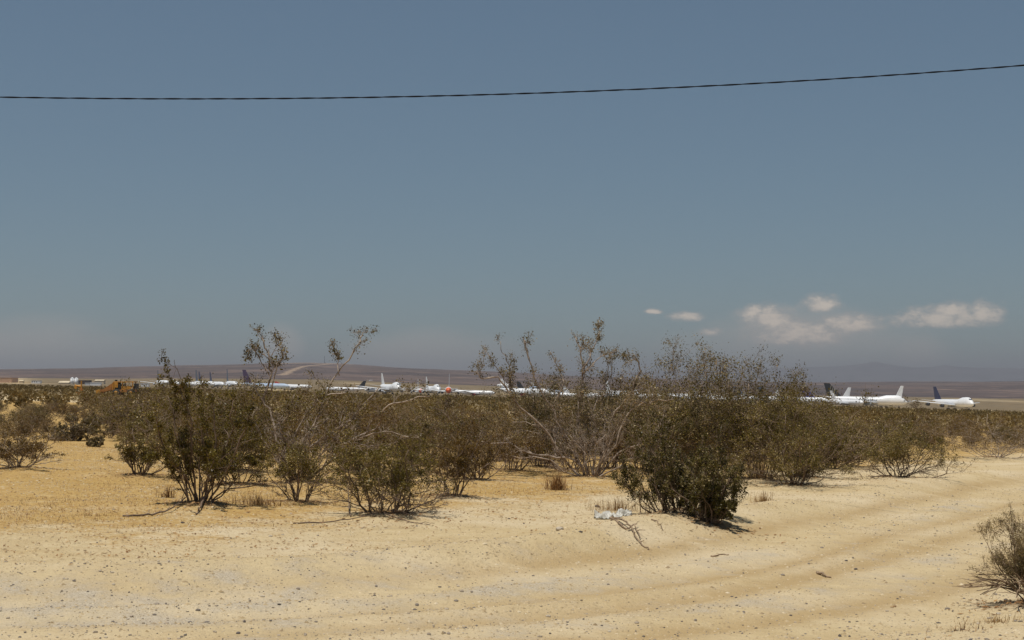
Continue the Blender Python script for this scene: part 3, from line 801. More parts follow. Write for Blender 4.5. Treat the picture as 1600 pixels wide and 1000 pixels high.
x0, y0 = at(988, 838)
dead_branch('dead_branch', x0, y0, [ground_line([(957, 818, .03), (955, 826, .03), (972, 834, .05), (985, 838, .04), (1000, 846, .02), (1014, 851, .01)], x0, y0),
                                    ground_line([(957, 824, .02), (968, 835, .01), (980, 839, .02), (992, 836, .05), (1000, 843, .03)], x0, y0)], 0.016,
            'forked dead branch lying on the sand just in front of the white plastic sheet', seed=8)
x0, y0 = at(1124, 854)
dead_branch('stick', x0, y0, [ground_line([(1111, 852.5, .01), (1124, 853.8, .015), (1139, 854.6, .01)], x0, y0)], 0.012, 'short straight dark stick on the sand at the road edge below the dark bush', seed=9, cat='stick', twigs=0)
x0, y0 = at(1288, 884)
dead_branch('stick', x0, y0, [ground_line([(1277, 880.5, .01), (1287, 884, .025), (1298, 887, .008)], x0, y0)], 0.017, 'curled dark piece of bark lying out on the road', seed=10, cat='stick', twigs=1)
x0, y0 = at(1028, 829)
dead_branch('stick', x0, y0, [ground_line([(1018, 827, .01), (1027, 829, .02), (1036, 834, .01)], x0, y0)], 0.010, 'thin bent twig on the bank left of the dark bush, right of the plastic sheet', seed=12, cat='stick', twigs=1)
x0, y0 = at(230, 805)
dead_branch('dead_branch', x0, y0, [ground_line([(192, 805, .0), (225, 805, .02), (250, 803, .03), (275, 797, .05), (290, 790, .05)], x0, y0), ground_line([(318, 792, .06), (312, 800, .03), (306, 805, .01)], x0, y0)], 0.016,
            'long low dead branch reaching left over the sand from the tall left bush', mat='bark_dark', seed=13)
x0, y0 = at(540, 815)
dead_branch('dead_branch', x0, y0, [ground_line([(458, 816, .0), (500, 815, .01), (545, 812, .03), (590, 808, .04)], x0, y0), ground_line([(548, 808, .02), (545, 795, .12), (544, 780, .2)], x0, y0),
                                    ground_line([(600, 808, .03), (640, 815, .01), (672, 820, .0)], x0, y0)], 0.010, 'dark dry twigs lying flat at the foot of the low rounded bush', mat='bark_dark', seed=14)

# ------------------------------------------------------------------ the dense belt of scrub behind
def belt():
    protos = []
    specs = [(1.35, 1.9, 'leaf_olive', 'bark_dark', 9), (1.2, 1.7, 'leaf_brown', 'bark_brown', 8), (1.5, 2.0, 'leaf_dark', 'bark_dark', 9), (1.15, 1.8, 'leaf_olive', 'bark_brown', 8),
             (1.4, 1.7, 'leaf_brown', 'bark_dark', 8), (1.6, 2.0, 'leaf_olive', 'bark_brown', 7), (1.15, 1.9, 'leaf_grey', 'bark_dark', 8), (1.0, 1.5, 'leaf_brown', 'bark_brown', 8)]
    for i, (h, w, lm, bk, lv) in enumerate(specs):
        protos.append((shrub_meshes(100 + i, h, w, stems=13, zmin=0.18, leaves=lv, kids=(6, 5, 3), leafmat=lm, bark=bk, leaf=0.027, spread=0.035, rmin=0.0045, r0=0.014, leafy=0.7, gnarl=0.24), h))
    g = rng(500)
    FX = [-100, 60, 110, 170, 200, 260, 400, 560, 800, 950, 1050, 1150, 1300, 1330, 1400, 1480, 1520, 1600, 1700]
    FY = [692, 690, 676, 690, 712, 722, 724, 724, 724, 722, 730, 735, 735, 722, 712, 694, 700, 702, 702]
    pts = [HERO[k] for k in HERO]
    grid = {}
    def near(x, y, dmin):
        c = (int(x // 4), int(y // 4))
        for a in (-1, 0, 1):
            for b in (-1, 0, 1):
                for q in grid.get((c[0] + a, c[1] + b), ()):
                    if (q[0] - x) ** 2 + (q[1] - y) ** 2 < dmin * dmin: return True
        return False
    def put(x, y): grid.setdefault((int(x // 4), int(y // 4)), []).append((x, y))
    for q in pts: put(*q)
    cand = []
    KY = np.sqrt(g.uniform(24.0 ** 2, 520.0 ** 2, 60000)); KU = g.uniform(-0.42, 0.42, 60000); KX = KU * KY
    KP = 800 + F * KU
    keep = (596 + 44 * KP / 1600 + F * EYE / KY <= np.interp(KP, FX, FY)) & (poly_dist(KX, KY, ROAD) > 4.2)
    for X, Y in zip(KX[keep].tolist(), KY[keep].tolist()):
        if near(X, Y, 1.25 if Y < 45 else 2.2 if Y < 120 else 3.6): continue
        put(X, Y); cand.append((Y, X))
    cand.sort()
    LM = [(150, 'behind the clearing at the left'), (270, 'behind the airy bush near the left clearing'), (400, 'behind the tall dark olive bush'), (560, 'behind the tall pale limbed bush'),
          (700, 'behind the low rounded bush'), (840, 'between the low rounded bush and the gnarled one'), (1000, 'behind the gnarled bush'), (1150, 'behind the densest dark bush'),
          (1320, 'behind the broad olive bush'), (1480, 'behind the lone rounded bush past the road bend'), (9999, 'at the right edge beyond the road')]
    TONE = {'leaf_olive': 'olive', 'leaf_brown': 'brown', 'leaf_dark': 'dark green', 'leaf_grey': 'pale dry'}
    roots = {}
    far = []
    for k, (Y, X) in enumerate(cand):
        if k < 270:
            i = int(g.integers(len(protos))); (ms, h) = protos[i]
            px = 800 + F * X / Y
            sc = (g.uniform(0.62, 1.1) if g.random() < 0.85 else g.uniform(1.1, 1.35)) * (0.74 if px < 230 else 0.95)
            place = [t for q, t in LM if px < q][0]
            GB = 'crowded bushes ' + place; LB = TONE[specs[i][2]] + ' bush crowded in the scrub ' + place
            if i not in roots:
                r_ = plant('creosote_bush', X, Y, ms, LB, group=GB, rz=g.uniform(0, 6.28)); r_.scale = (sc, sc, sc * g.uniform(0.85, 1.15)); roots[i] = r_
            else:
                dup(roots[i], (X, Y, gz(X, Y) - 0.03), g.uniform(0, 6.28), (sc * g.uniform(0.9, 1.2), sc, sc * g.uniform(0.8, 1.15)), LB, GB)
        else: far.append((X, Y))
    # everything farther: one mass of scrub built from small leaf sprays and twigs
    Vs = []; T = []
    for (X, Y) in far:
        n = int(np.clip(9000 / Y, 36, 130)); h = g.uniform(0.7, 1.4) * (0.72 if X / Y < -0.25 else 1); w = h * g.uniform(0.55, 0.85)
        z0 = float(ground_z(np.array([X]), np.array([Y]))[0])
        d = g.normal(0, 1, (n, 3)); d[:, 2] = np.abs(d[:, 2]) + 0.25; d /= np.linalg.norm(d, axis=1, keepdims=True)
        P = d * (g.uniform(0.35, 1.0, (n, 1)) ** 0.6) * np.array([w, w, h])
        a = d + g.normal(0, 0.45, (n, 3)); a /= np.linalg.norm(a, axis=1, keepdims=True)
        b = np.cross(a, g.normal(0, 1, (n, 3))); b /= np.linalg.norm(b, axis=1, keepdims=True) + 1e-9
        L = g.uniform(0.10, 0.26, (n, 1)) * (1 + Y / 400); W = L * g.uniform(0.12, 0.34, (n, 1))
        P = P + np.array([X, Y, z0])
        Vs.append(np.stack([P - a * L * .5, P + b * W, P + a * L * .5, P - b * W], 1).reshape(-1, 3))
        T.append(np.clip(g.normal(g.uniform(0.25, 0.65), 0.2, n), 0, 1))
    V = np.vstack(Vs); n = len(V) // 4
    me = mesh_np('distant_scrub', V, np.arange(n * 4).reshape(n, 4), M['leaf_brown2'], False, {'tint': ('FACE', np.concatenate(T))})
    tag(link('distant_scrub', me), 'mass of low brown scrub stretching to the airfield', 'scrub', kind='stuff')
    print('belt', len(cand), 'far', len(far), 'tris', n * 2)
M['leaf_brown2'] = leaf_material('leaf_scrub', [(0, (0.080, 0.053, 0.016)), (0.4, (0.140, 0.094, 0.028)), (0.75, (0.205, 0.142, 0.046)), (1, (0.32, 0.24, 0.11))], 0.6, 0.2)
belt()

# ------------------------------------------------------------------ small dry plants
def tuft(x, y, n, h, spread, label, mat, name='dry_tuft', seed=3, cat='dry grass', w=0.004, lay=0.5, group=None):
    g = rng(seed); Vs = []; z0 = gz(x, y)
    for i in range(n):
        a = g.uniform(0, 6.28); rr = spread * abs(g.normal(0, 0.33))
        p = np.array([rr * math.cos(a), rr * math.sin(a), -0.01]); p[2] += gz(x + p[0], y + p[1]) - z0
        b = g.uniform(0, 6.28); l = h * g.uniform(0.2, 1.2); til = abs(g.normal(0, lay))
        d = np.array([math.cos(b) * math.sin(til), math.sin(b) * math.sin(til), math.cos(til)])
        m_ = p + d * l * 0.55; e = p + d * l + np.array([d[0], d[1], -0.25]) * l * 0.25
        s_ = np.array([-math.sin(b), math.cos(b), 0]) * w
        Vs.append(np.array([p - s_, p + s_, m_ + s_ * .7, m_ - s_ * .7, e + s_ * .3, e - s_ * .3]))
    V = np.vstack(Vs); k = np.arange(n)[:, None] * 6
    f = np.vstack([k + np.array([[0, 1, 2, 3]]), k + np.array([[3, 2, 4, 5]])])
    me = mesh_np(name, V, f, M[mat], False, {'tint': ('FACE', g.random(2 * n))})
    o = link(name, me); o.location = (x, y, z0); return tag(o, label, cat, group, 'stuff' if name in ('straw_heap', 'dry_brush') else None)

tuft(*at(870, 768), 420, 0.30, 0.35, 'small rusty brown dead shrub in front of the gnarled bush', 'litter', 'dead_shrub', 3, 'dead shrub', 0.004, 0.5)
tuft(*at(404, 790), 420, 0.20, 0.85, 'flattened heap of straw beside the foot of the tall left bush', 'straw', 'straw_heap', 4, 'straw', 0.004, 1.25)
tuft(*at(962, 800), 380, 0.20, 0.75, 'pale feathery dry grass clump left of the dark bush, above the plastic sheet', 'straw', 'dry_grass_clump', 5, 'dry grass', 0.0022, 0.6)
tuft(*at(1192, 786), 160, 0.18, 0.30, 'small tan dry tuft on the sand below the broad olive bush', 'straw', 'dry_tuft', 6, 'dry grass', 0.004, 0.8)
tuft(*at(1190, 752), 420, 0.50, 0.75, 'pale straw coloured brush at the foot of the broad olive bush', 'straw', 'dry_brush', 16, 'dry brush', 0.003, 0.5)
tuft(*at(262, 776), 90, 0.20, 0.20, 'low dry sprig on the sand left of the tall left bush', 'litter', 'dry_sprig', 7, 'dry grass', 0.005, 0.8)
tuft(*at(1500, 975), 160, 0.06, 0.5, 'thin flattened straw at the bottom right corner', 'litter', 'straw_heap', 18, 'straw', 0.003, 1.25)
tuft(*at(1555, 962), 260, 0.07, 0.55, 'flattened straw on the sand in front of the grey green bush', 'straw', 'straw_heap', 8, 'straw', 0.003, 1.2)
for i, (px, py, w, h, lab) in enumerate([(112, 688, 70, 44, 'grey leafless brush at the edge of the clearing on the left'), (148, 698, 26, 20, 'little round grey brush on the sand, right of the larger grey one'),
                                         (142, 676, 30, 26, 'small pale grey brush behind the little round one at the clearing')]):
    x, y = at(px, py); sc = y / F
    m = shrub_meshes(60 + i, h * sc, w * sc, stems=18, zmin=0.05, leaves=6, leafmat='leaf_grey', bark='bark_grey', leaf=0.03, tilt=(0.2, 1.2), gnarl=0.25, rmin=0.004)
    plant('grey_brush', x, y, m, lab, 'brush', 'grey brush in the left clearing')

# ------------------------------------------------------------------ ground scatter
ICO_V = None
def ico():
    t = (1 + 5 ** .5) / 2
    V = np.array([(-1, t, 0), (1, t, 0), (-1, -t, 0), (1, -t, 0), (0, -1, t), (0, 1, t), (0, -1, -t), (0, 1, -t), (t, 0, -1), (t, 0, 1), (-t, 0, -1), (-t, 0, 1)], float)
    V /= np.linalg.norm(V[0])
    Fc = np.array([(0, 11, 5), (0, 5, 1), (0, 1, 7), (0, 7, 10), (0, 10, 11), (1, 5, 9), (5, 11, 4), (11, 10, 2), (10, 7, 6), (7, 1, 8), (3, 9, 4), (3, 4, 2), (3, 2, 6), (3, 6, 8), (3, 8, 9), (4, 9, 5), (2, 4, 11), (6, 2, 10), (8, 6, 7), (9, 8, 1)])
    return V, Fc
ICO_V, ICO_F = ico()

def scatter_points(g, n, y0, y1, power=1.0):
    Y = y0 + (y1 - y0) * g.random(n) ** power; X = g.uniform(-0.42, 0.42, n) * Y
    return X, Y

def pebbles():
    g = rng(901)
    X, Y = scatter_points(g, 38000, 7.5, 30, 1.3)
    d = poly_dist(X, Y, ROAD)
    p = np.where(np.abs(d) < 3.2, 0.5 + 0.9 * fbm(X / 1.8, Y / 1.8, 63, 3), 0.16) + 0.35 * np.exp(-((d - 2.9) / 0.4) ** 2)
    p = p + 0.5 * (X < 0) * (d < 3.0)
    p += 0.7 * np.exp(-((d + 1.8) / 0.16) ** 2) * (X > 2.5)
    k = g.random(len(X)) < p; X, Y = X[k], Y[k]; n = len(X)
    S = 0.0036 * np.exp(g.normal(0, 0.6, n)); S = np.minimum(S, 0.017)
    Z = ground_z(X, Y)
    V = ICO_V[None] * (1 + g.normal(0, 0.16, (n, 12, 1))) * S[:, None, None] * np.stack([g.uniform(0.8, 1.5, n), g.uniform(0.8, 1.3, n), g.uniform(0.5, 0.9, n)], -1)[:, None, :]
    V = V + np.stack([X, Y, Z + S * 0.25], -1)[:, None, :]
    f = (np.arange(n)[:, None, None] * 12 + ICO_F[None]).reshape(-1, 3)
    t = np.clip(g.beta(1.6, 1.1, n), 0, 1)
    me = mesh_np('pebbles', V.reshape(-1, 3), f, M['stone'], False, {'tint': ('FACE', np.repeat(t, 20))})
    tag(link('pebbles', me), 'loose gravel strewn over the dirt road', 'gravel', kind='stuff')

def litter():
    g = rng(902)
    X, Y = scatter_points(g, 60000, 8.0, 44, 1.15)
    d = poly_dist(X, Y, ROAD)
    p = np.clip(0.5 * sstep(2.4, 5.0, d) + 0.4 * sstep(2.4, 3.5, -d), 0.0, 1) * (0.3 + 2.2 * np.clip(fbm(X / 1.4, Y / 0.9, 67, 3) + 0.1, 0, 1))
    k = g.random(len(X)) < p; X, Y = X[k], Y[k]
    # fallen leaves and twigs gather under every near shrub
    for (mx, my, mr, mh) in MOUNDS:
        q = 420; rr = np.abs(g.normal(0, 0.38, q)); aa = g.uniform(0, 6.283, q)
        X = np.concatenate([X, mx + rr * np.cos(aa) * 1.2]); Y = np.concatenate([Y, my + rr * np.sin(aa)])
    n = len(X)
    Z = ground_z(X, Y) + 0.006
    a = g.uniform(0, math.pi, n); L = g.uniform(0.006, 0.028, n); L[-420 * len(MOUNDS):] *= g.uniform(0.7, 1.7, 420 * len(MOUNDS)); W = L * g.uniform(0.2, 0.8, n); hh = g.uniform(0.0, 0.009, n)
    ex = np.stack([np.cos(a) * L, np.sin(a) * L, hh * g.choice([-0.4, 1], n)], -1); ey = np.stack([-np.sin(a) * W, np.cos(a) * W, hh * 0.5], -1)
    Cc = np.stack([X, Y, Z + hh * 0.4], -1)
    V = np.stack([Cc - ex, Cc + ey, Cc + ex, Cc - ey], 1).reshape(-1, 3)
    me = mesh_np('plant_litter', V, np.arange(4 * n).reshape(n, 4), M['litter'], False, {'tint': ('FACE', g.random(n))})
    tag(link('plant_litter', me), 'brown dry plant crumbs strewn over the sand', 'litter', kind='stuff')

def dry_grass():
    g = rng(903)
    X, Y = scatter_points(g, 60000, 14.0, 62, 1.1)
    d = poly_dist(X, Y, ROAD)
    p = sstep(4.5, 8.0, d) * np.clip(0.35 + 1.5 * fbm(X / 3.0, Y / 3.0, 61, 4), 0, 1)
    k = g.random(len(X)) < p; X, Y = X[k], Y[k]
    m = 4; X = np.repeat(X, m) + g.normal(0, 0.05, len(X) * m); Y = np.repeat(Y, m) + g.normal(0, 0.05, len(Y) * m); n = len(X)
    Z = ground_z(X, Y) - 0.004
    b = g.uniform(0, 6.28, n); l = g.uniform(0.02, 0.06, n); til = np.abs(g.normal(1.15, 0.35, n))
    dd = np.stack([np.cos(b) * np.sin(til), np.sin(b) * np.sin(til), np.abs(np.cos(til))], -1) * l[:, None]
    s_ = np.stack([-np.sin(b), np.cos(b), 0 * b], -1) * 0.0035
    P = np.stack([X, Y, Z], -1)
    V = np.stack([P - s_, P + s_, P + dd + s_ * 0.4, P + dd - s_ * 0.4], 1).reshape(-1, 3)
    me = mesh_np('dry_grass', V, np.arange(4 * n).reshape(n, 4), M['straw'], False, {'tint': ('FACE', g.random(n))})
    tag(link('dry_grass', me), 'short withered orange grass on the desert floor', 'grass', kind='stuff')
def clods():
    g = rng(904)
    X, Y = scatter_points(g, 120000, 7.5, 36, 1.2)
    k = g.random(len(X)) < np.clip(0.6 + 0.9 * fbm(X / 1.3, Y / 1.3, 68, 3), 0.05, 1); X, Y = X[k], Y[k]; n = len(X)
    S = np.minimum(0.0052 * np.exp(g.normal(0, 0.5, n)) * (0.7 + Y / 35), 0.018)
    O = np.array([(1, 0, 0), (0, 1, 0), (-1, 0, 0), (0, -1, 0), (0, 0, 1)], float)
    V = O[None] * (1 + g.normal(0, 0.2, (n, 5, 1))) * S[:, None, None] * np.stack([g.uniform(0.9, 1.7, n), g.uniform(0.8, 1.3, n), g.uniform(0.6, 1.0, n)], -1)[:, None, :]
    V = V + np.stack([X, Y, ground_z(X, Y) - 0.001], -1)[:, None, :]
    f = (np.arange(n)[:, None, None] * 5 + np.array([(0, 1, 4), (1, 2, 4), (2, 3, 4), (3, 0, 4)])[None]).reshape(-1, 3)
    me = mesh_np('soil_crumbs', V.reshape(-1, 3), f, M['clod'], False, {'tint': ('FACE', np.repeat(g.beta(1.3, 1.9, n), 4))})
    tag(link('soil_crumbs', me), 'sandy crumbs and grit lying loose on the desert floor', 'grit', kind='stuff')
M['clod'] = leaf_material('clod', [(0, (0.20, 0.14, 0.08)), (0.35, (0.40, 0.30, 0.17)), (0.75, (0.50, 0.39, 0.235)), (1, (0.60, 0.50, 0.34))], 0.9, 0.0)
pebbles(); litter(); dry_grass(); clods()

def stone(px, py, w, label, tint, seed, name='stone'):
    g = rng(seed); x, y = at(px, py); s = w * y / F / 2
    # one subdivision of the icosahedron, roughened
    V = [v for v in ICO_V]; Fc = []; mid = {}
    def mp(a, b):
        k = (min(a, b), max(a, b))
        if k not in mid:
            q = V[a] + V[b]; V.append(q / np.linalg.norm(q)); mid[k] = len(V) - 1
        return mid[k]
    for a, b, c in ICO_F:
        p, q, r_ = mp(a, b), mp(b, c), mp(c, a); Fc += [(a, p, r_), (b, q, p), (c, r_, q), (p, q, r_)]
    V = np.array(V) * (1 + g.normal(0, 0.09, (len(V), 1))) * np.array([s, s * 0.8, s * 0.62])
    me = mesh_np(name, V, np.array(Fc), M['stone'], False, {'tint': ('FACE', np.full(len(Fc), tint))})
    o = link(name, me); o.location = (x, y, gz(x, y) + s * 0.3); return tag(o, label, 'stone')
stone(875, 841, 13, 'pale lone stone on the sand left of the dead forked branch', 0.95, 31)
stone(933, 794, 8, 'small dark stone beyond the white plastic sheet', 0.2, 32)
stone(714 / 2.5, 815, 6, 'tiny black stone on the sand in front of the tall left bush', 0.02, 33)
stone(1337, 873, 6, 'dark stone on the road to the right of the curled bark', 0.1, 34)
stone(1322, 1640 / 1.9, 5, 'second dark stone on the road beyond the curled bark', 0.15, 35)
stone(1002, 932 + 50, 7, 'grey stone at the bottom edge right of centre', 0.25, 36)
stone(1092, 985, 7, 'black stone at the bottom edge, right of the grey one', 0.05, 37)

# white plastic sheet: crumpled
def plastic():
    x0, y0 = at(958, 815); z0 = gz(x0, y0); g = rng(41)
    nu, nv = 44, 18
    s = np.linspace(0, 1, nu)[:, None]; t = np.linspace(-1, 1, nv)[None, :]
    cx = (-0.235 + 0.47 * s) + 0 * t; wid = 0.035 + 0.085 * np.sin(np.clip(s * 1.15, 0, 1) * math.pi) ** 0.8 + 0.02 * vnoise(s * 7, s * 0, 4)
    yy = t * wid + 0.10 * (0.5 - s) + 0.03 * np.sin(s * 9)
    fold = 0.085 * np.exp(-(t / 0.55) ** 2) * (0.7 + 0.8 * vnoise(s * 6, t * 1.0, 7)) + 0.055 * fbm(s * 9 + t, t * 3.5 + s * 3, 8, 4) + 0.045 * np.abs(vnoise(s * 14, t * 5, 12))
    zz = np.maximum(fold, 0.0) + 0.012
    X = cx + 0.02 * fbm(s * 6, t * 4, 14, 2); Y = yy + 0.02 * fbm(s * 6, t * 4, 15, 2)
    Z = zz + (ground_z(X + x0, Y + y0) - z0)
    top = np.stack([X, Y, Z], -1).reshape(-1, 3); bot = top - np.array([0, 0, 0.004])
    V = np.vstack([top, bot]); idx = np.arange(nu * nv).reshape(nu, nv)
    f = np.stack([idx[:-1, :-1], idx[1:, :-1], idx[1:, 1:], idx[:-1, 1:]], -1).reshape(-1, 4)
    f2 = f[:, ::-1] + nu * nv
    me = mesh_np('plastic_sheet', V, np.vstack([f, f2]), M['plastic'], True)
    o = link('plastic_sheet', me); o.location = (x0, y0, z0); tag(o, 'crumpled white plastic sheet lying on the sand left of the dark bush', 'plastic sheet')
M['plastic'] = paint('plastic', (0.50, 0.48, 0.42), 0.45, 0.2, 18)
plastic()

def board():
    x0, y0 = at(1091, 815); z0 = gz(x0, y0)
    mb = MB(); a = R(24)
    Mx = [[math.cos(a), 0, math.sin(a)], [0, 1, 0], [-math.sin(a), 0, math.cos(a)]]
    g = rng(4)
    rings = []
    for k, (w, d, z) in enumerate([(0.085, 0.05, -0.02), (0.10, 0.06, 0.05), (0.085, 0.055, 0.12), (0.06, 0.04, 0.17), (0.025, 0.02, 0.19)]):
        rings.append((np.array([[w / 2 * math.cos(q) * g.uniform(0.85, 1.1), d / 2 * math.sin(q) * g.uniform(.85, 1.1), z] for q in np.arange(8) * math.pi / 4])) @ np.array(Mx).T)
    mb.loft(rings); o = mb.build('wood_stump', M['weathered'], None, False); o.location = (x0, y0 - 0.12, z0)
    tag(o, 'weathered grey stump leaning in the foot of the smaller dark bush', 'stump')
M['weathered'] = bark_material('weathered', (0.24, 0.21, 0.185), (0.42, 0.38, 0.33), 22)
board()

# ------------------------------------------------------------------ overhead cable: two strands twisted together
def cable():
    Y = 22.0; L = []
    for px in np.linspace(-1500, 3100, 120):
        py = 154.5 - 3.1e-5 * (px - 300) ** 2
        L.append(at_depth(px, py, Y))
    L = np.array(L); seg = np.concatenate([[0], np.cumsum(np.linalg.norm(np.diff(L, axis=0), axis=1))])
    s = np.arange(0, seg[-1], 0.05)
    P = np.stack([np.interp(s, seg, L[:, i]) for i in range(3)], -1)
    root = empty('overhead_cable', tuple(P[len(P) // 2])); tag(root, 'thin black twisted cable strung across the sky', 'cable')
    P = P - P[len(P) // 2]
    ph = s / 0.70 * 2 * math.pi + 0.5 * np.sin(s * 0.6)
    for sg, r in ((1, 0.0078), (-1, 0.0066)):
        Q = P + sg * 0.0058 * np.stack([0 * ph, np.cos(ph), np.sin(ph)], -1)
        mb = MB(); mb.tube(Q, r, 6); mb.build('strand', M['rubber'], root, True)
M['rubber'] = paint('black_rubber', (0.014, 0.014, 0.015), 0.9, 0.1, 30, spec=0.1)
cable()

# ------------------------------------------------------------------ airliners on the airfield
for k, c, ro in [('white', (0.80, 0.81, 0.82), 0.35), ('offwhite', (0.74, 0.75, 0.76), 0.4), ('paleblue', (0.42, 0.52, 0.66), 0.4), ('grey', (0.30, 0.32, 0.33), 0.45),
                 ('navy', (0.020, 0.026, 0.075), 0.4), ('purple', (0.055, 0.025, 0.070), 0.4), ('black', (0.015, 0.017, 0.019), 0.5), ('orange', (0.72, 0.13, 0.03), 0.45),
                 ('slate', (0.07, 0.09, 0.13), 0.45), ('dark', (0.02, 0.02, 0.022), 0.5), ('glass', (0.03, 0.035, 0.045), 0.15), ('metal', (0.45, 0.46, 0.47), 0.4),
                 ('red', (0.45, 0.05, 0.03), 0.5), ('gold', (0.34, 0.30, 0.22), 0.5), ('tyre', (0.02, 0.02, 0.02), 0.8), ('blue', (0.03, 0.035, 0.22), 0.4)]:
    M[k] = paint('paint_' + k, c, ro, 0.05, 0.25)

def ellipse_ring(x, zc, ry, rz, top=0.0, k=16):
    a = np.arange(k) * 2 * math.pi / k
    z = np.sin(a) * rz; z = np.where(z > 0, z * (1 + top), z)
    y = np.cos(a) * ry * np.where(np.sin(a) > 0.5, 1 - 0.12 * (top > 0.05), 1)
    return np.stack([np.full(k, x), y, zc + z], -1)

def slab(root_le, root_te, tip_le, tip_te, th_r, th_t):
    """a tapered flying surface with a lens shaped section; points are (x,y,z)"""
    rings = []
    up = np.cross(np.array(root_te) - np.array(root_le), np.array(tip_le) - np.array(root_le)); up /= np.linalg.norm(up)
    for le, te, th in ((root_le, root_te, th_r), (tip_le, tip_te, th_t)):
        le = np.array(le, float); te = np.array(te, float); pts = []
        for t, h in ((0, 0), (0.12, 0.45), (0.35, 0.5), (0.7, 0.3), (1, 0.03), (0.7, -0.2), (0.35, -0.35), (0.12, -0.35)):
            pts.append(le + (te - le) * t + up * h * th)
        rings.append(np.array(pts))
    mb = MB(); mb.loft(rings); return mb

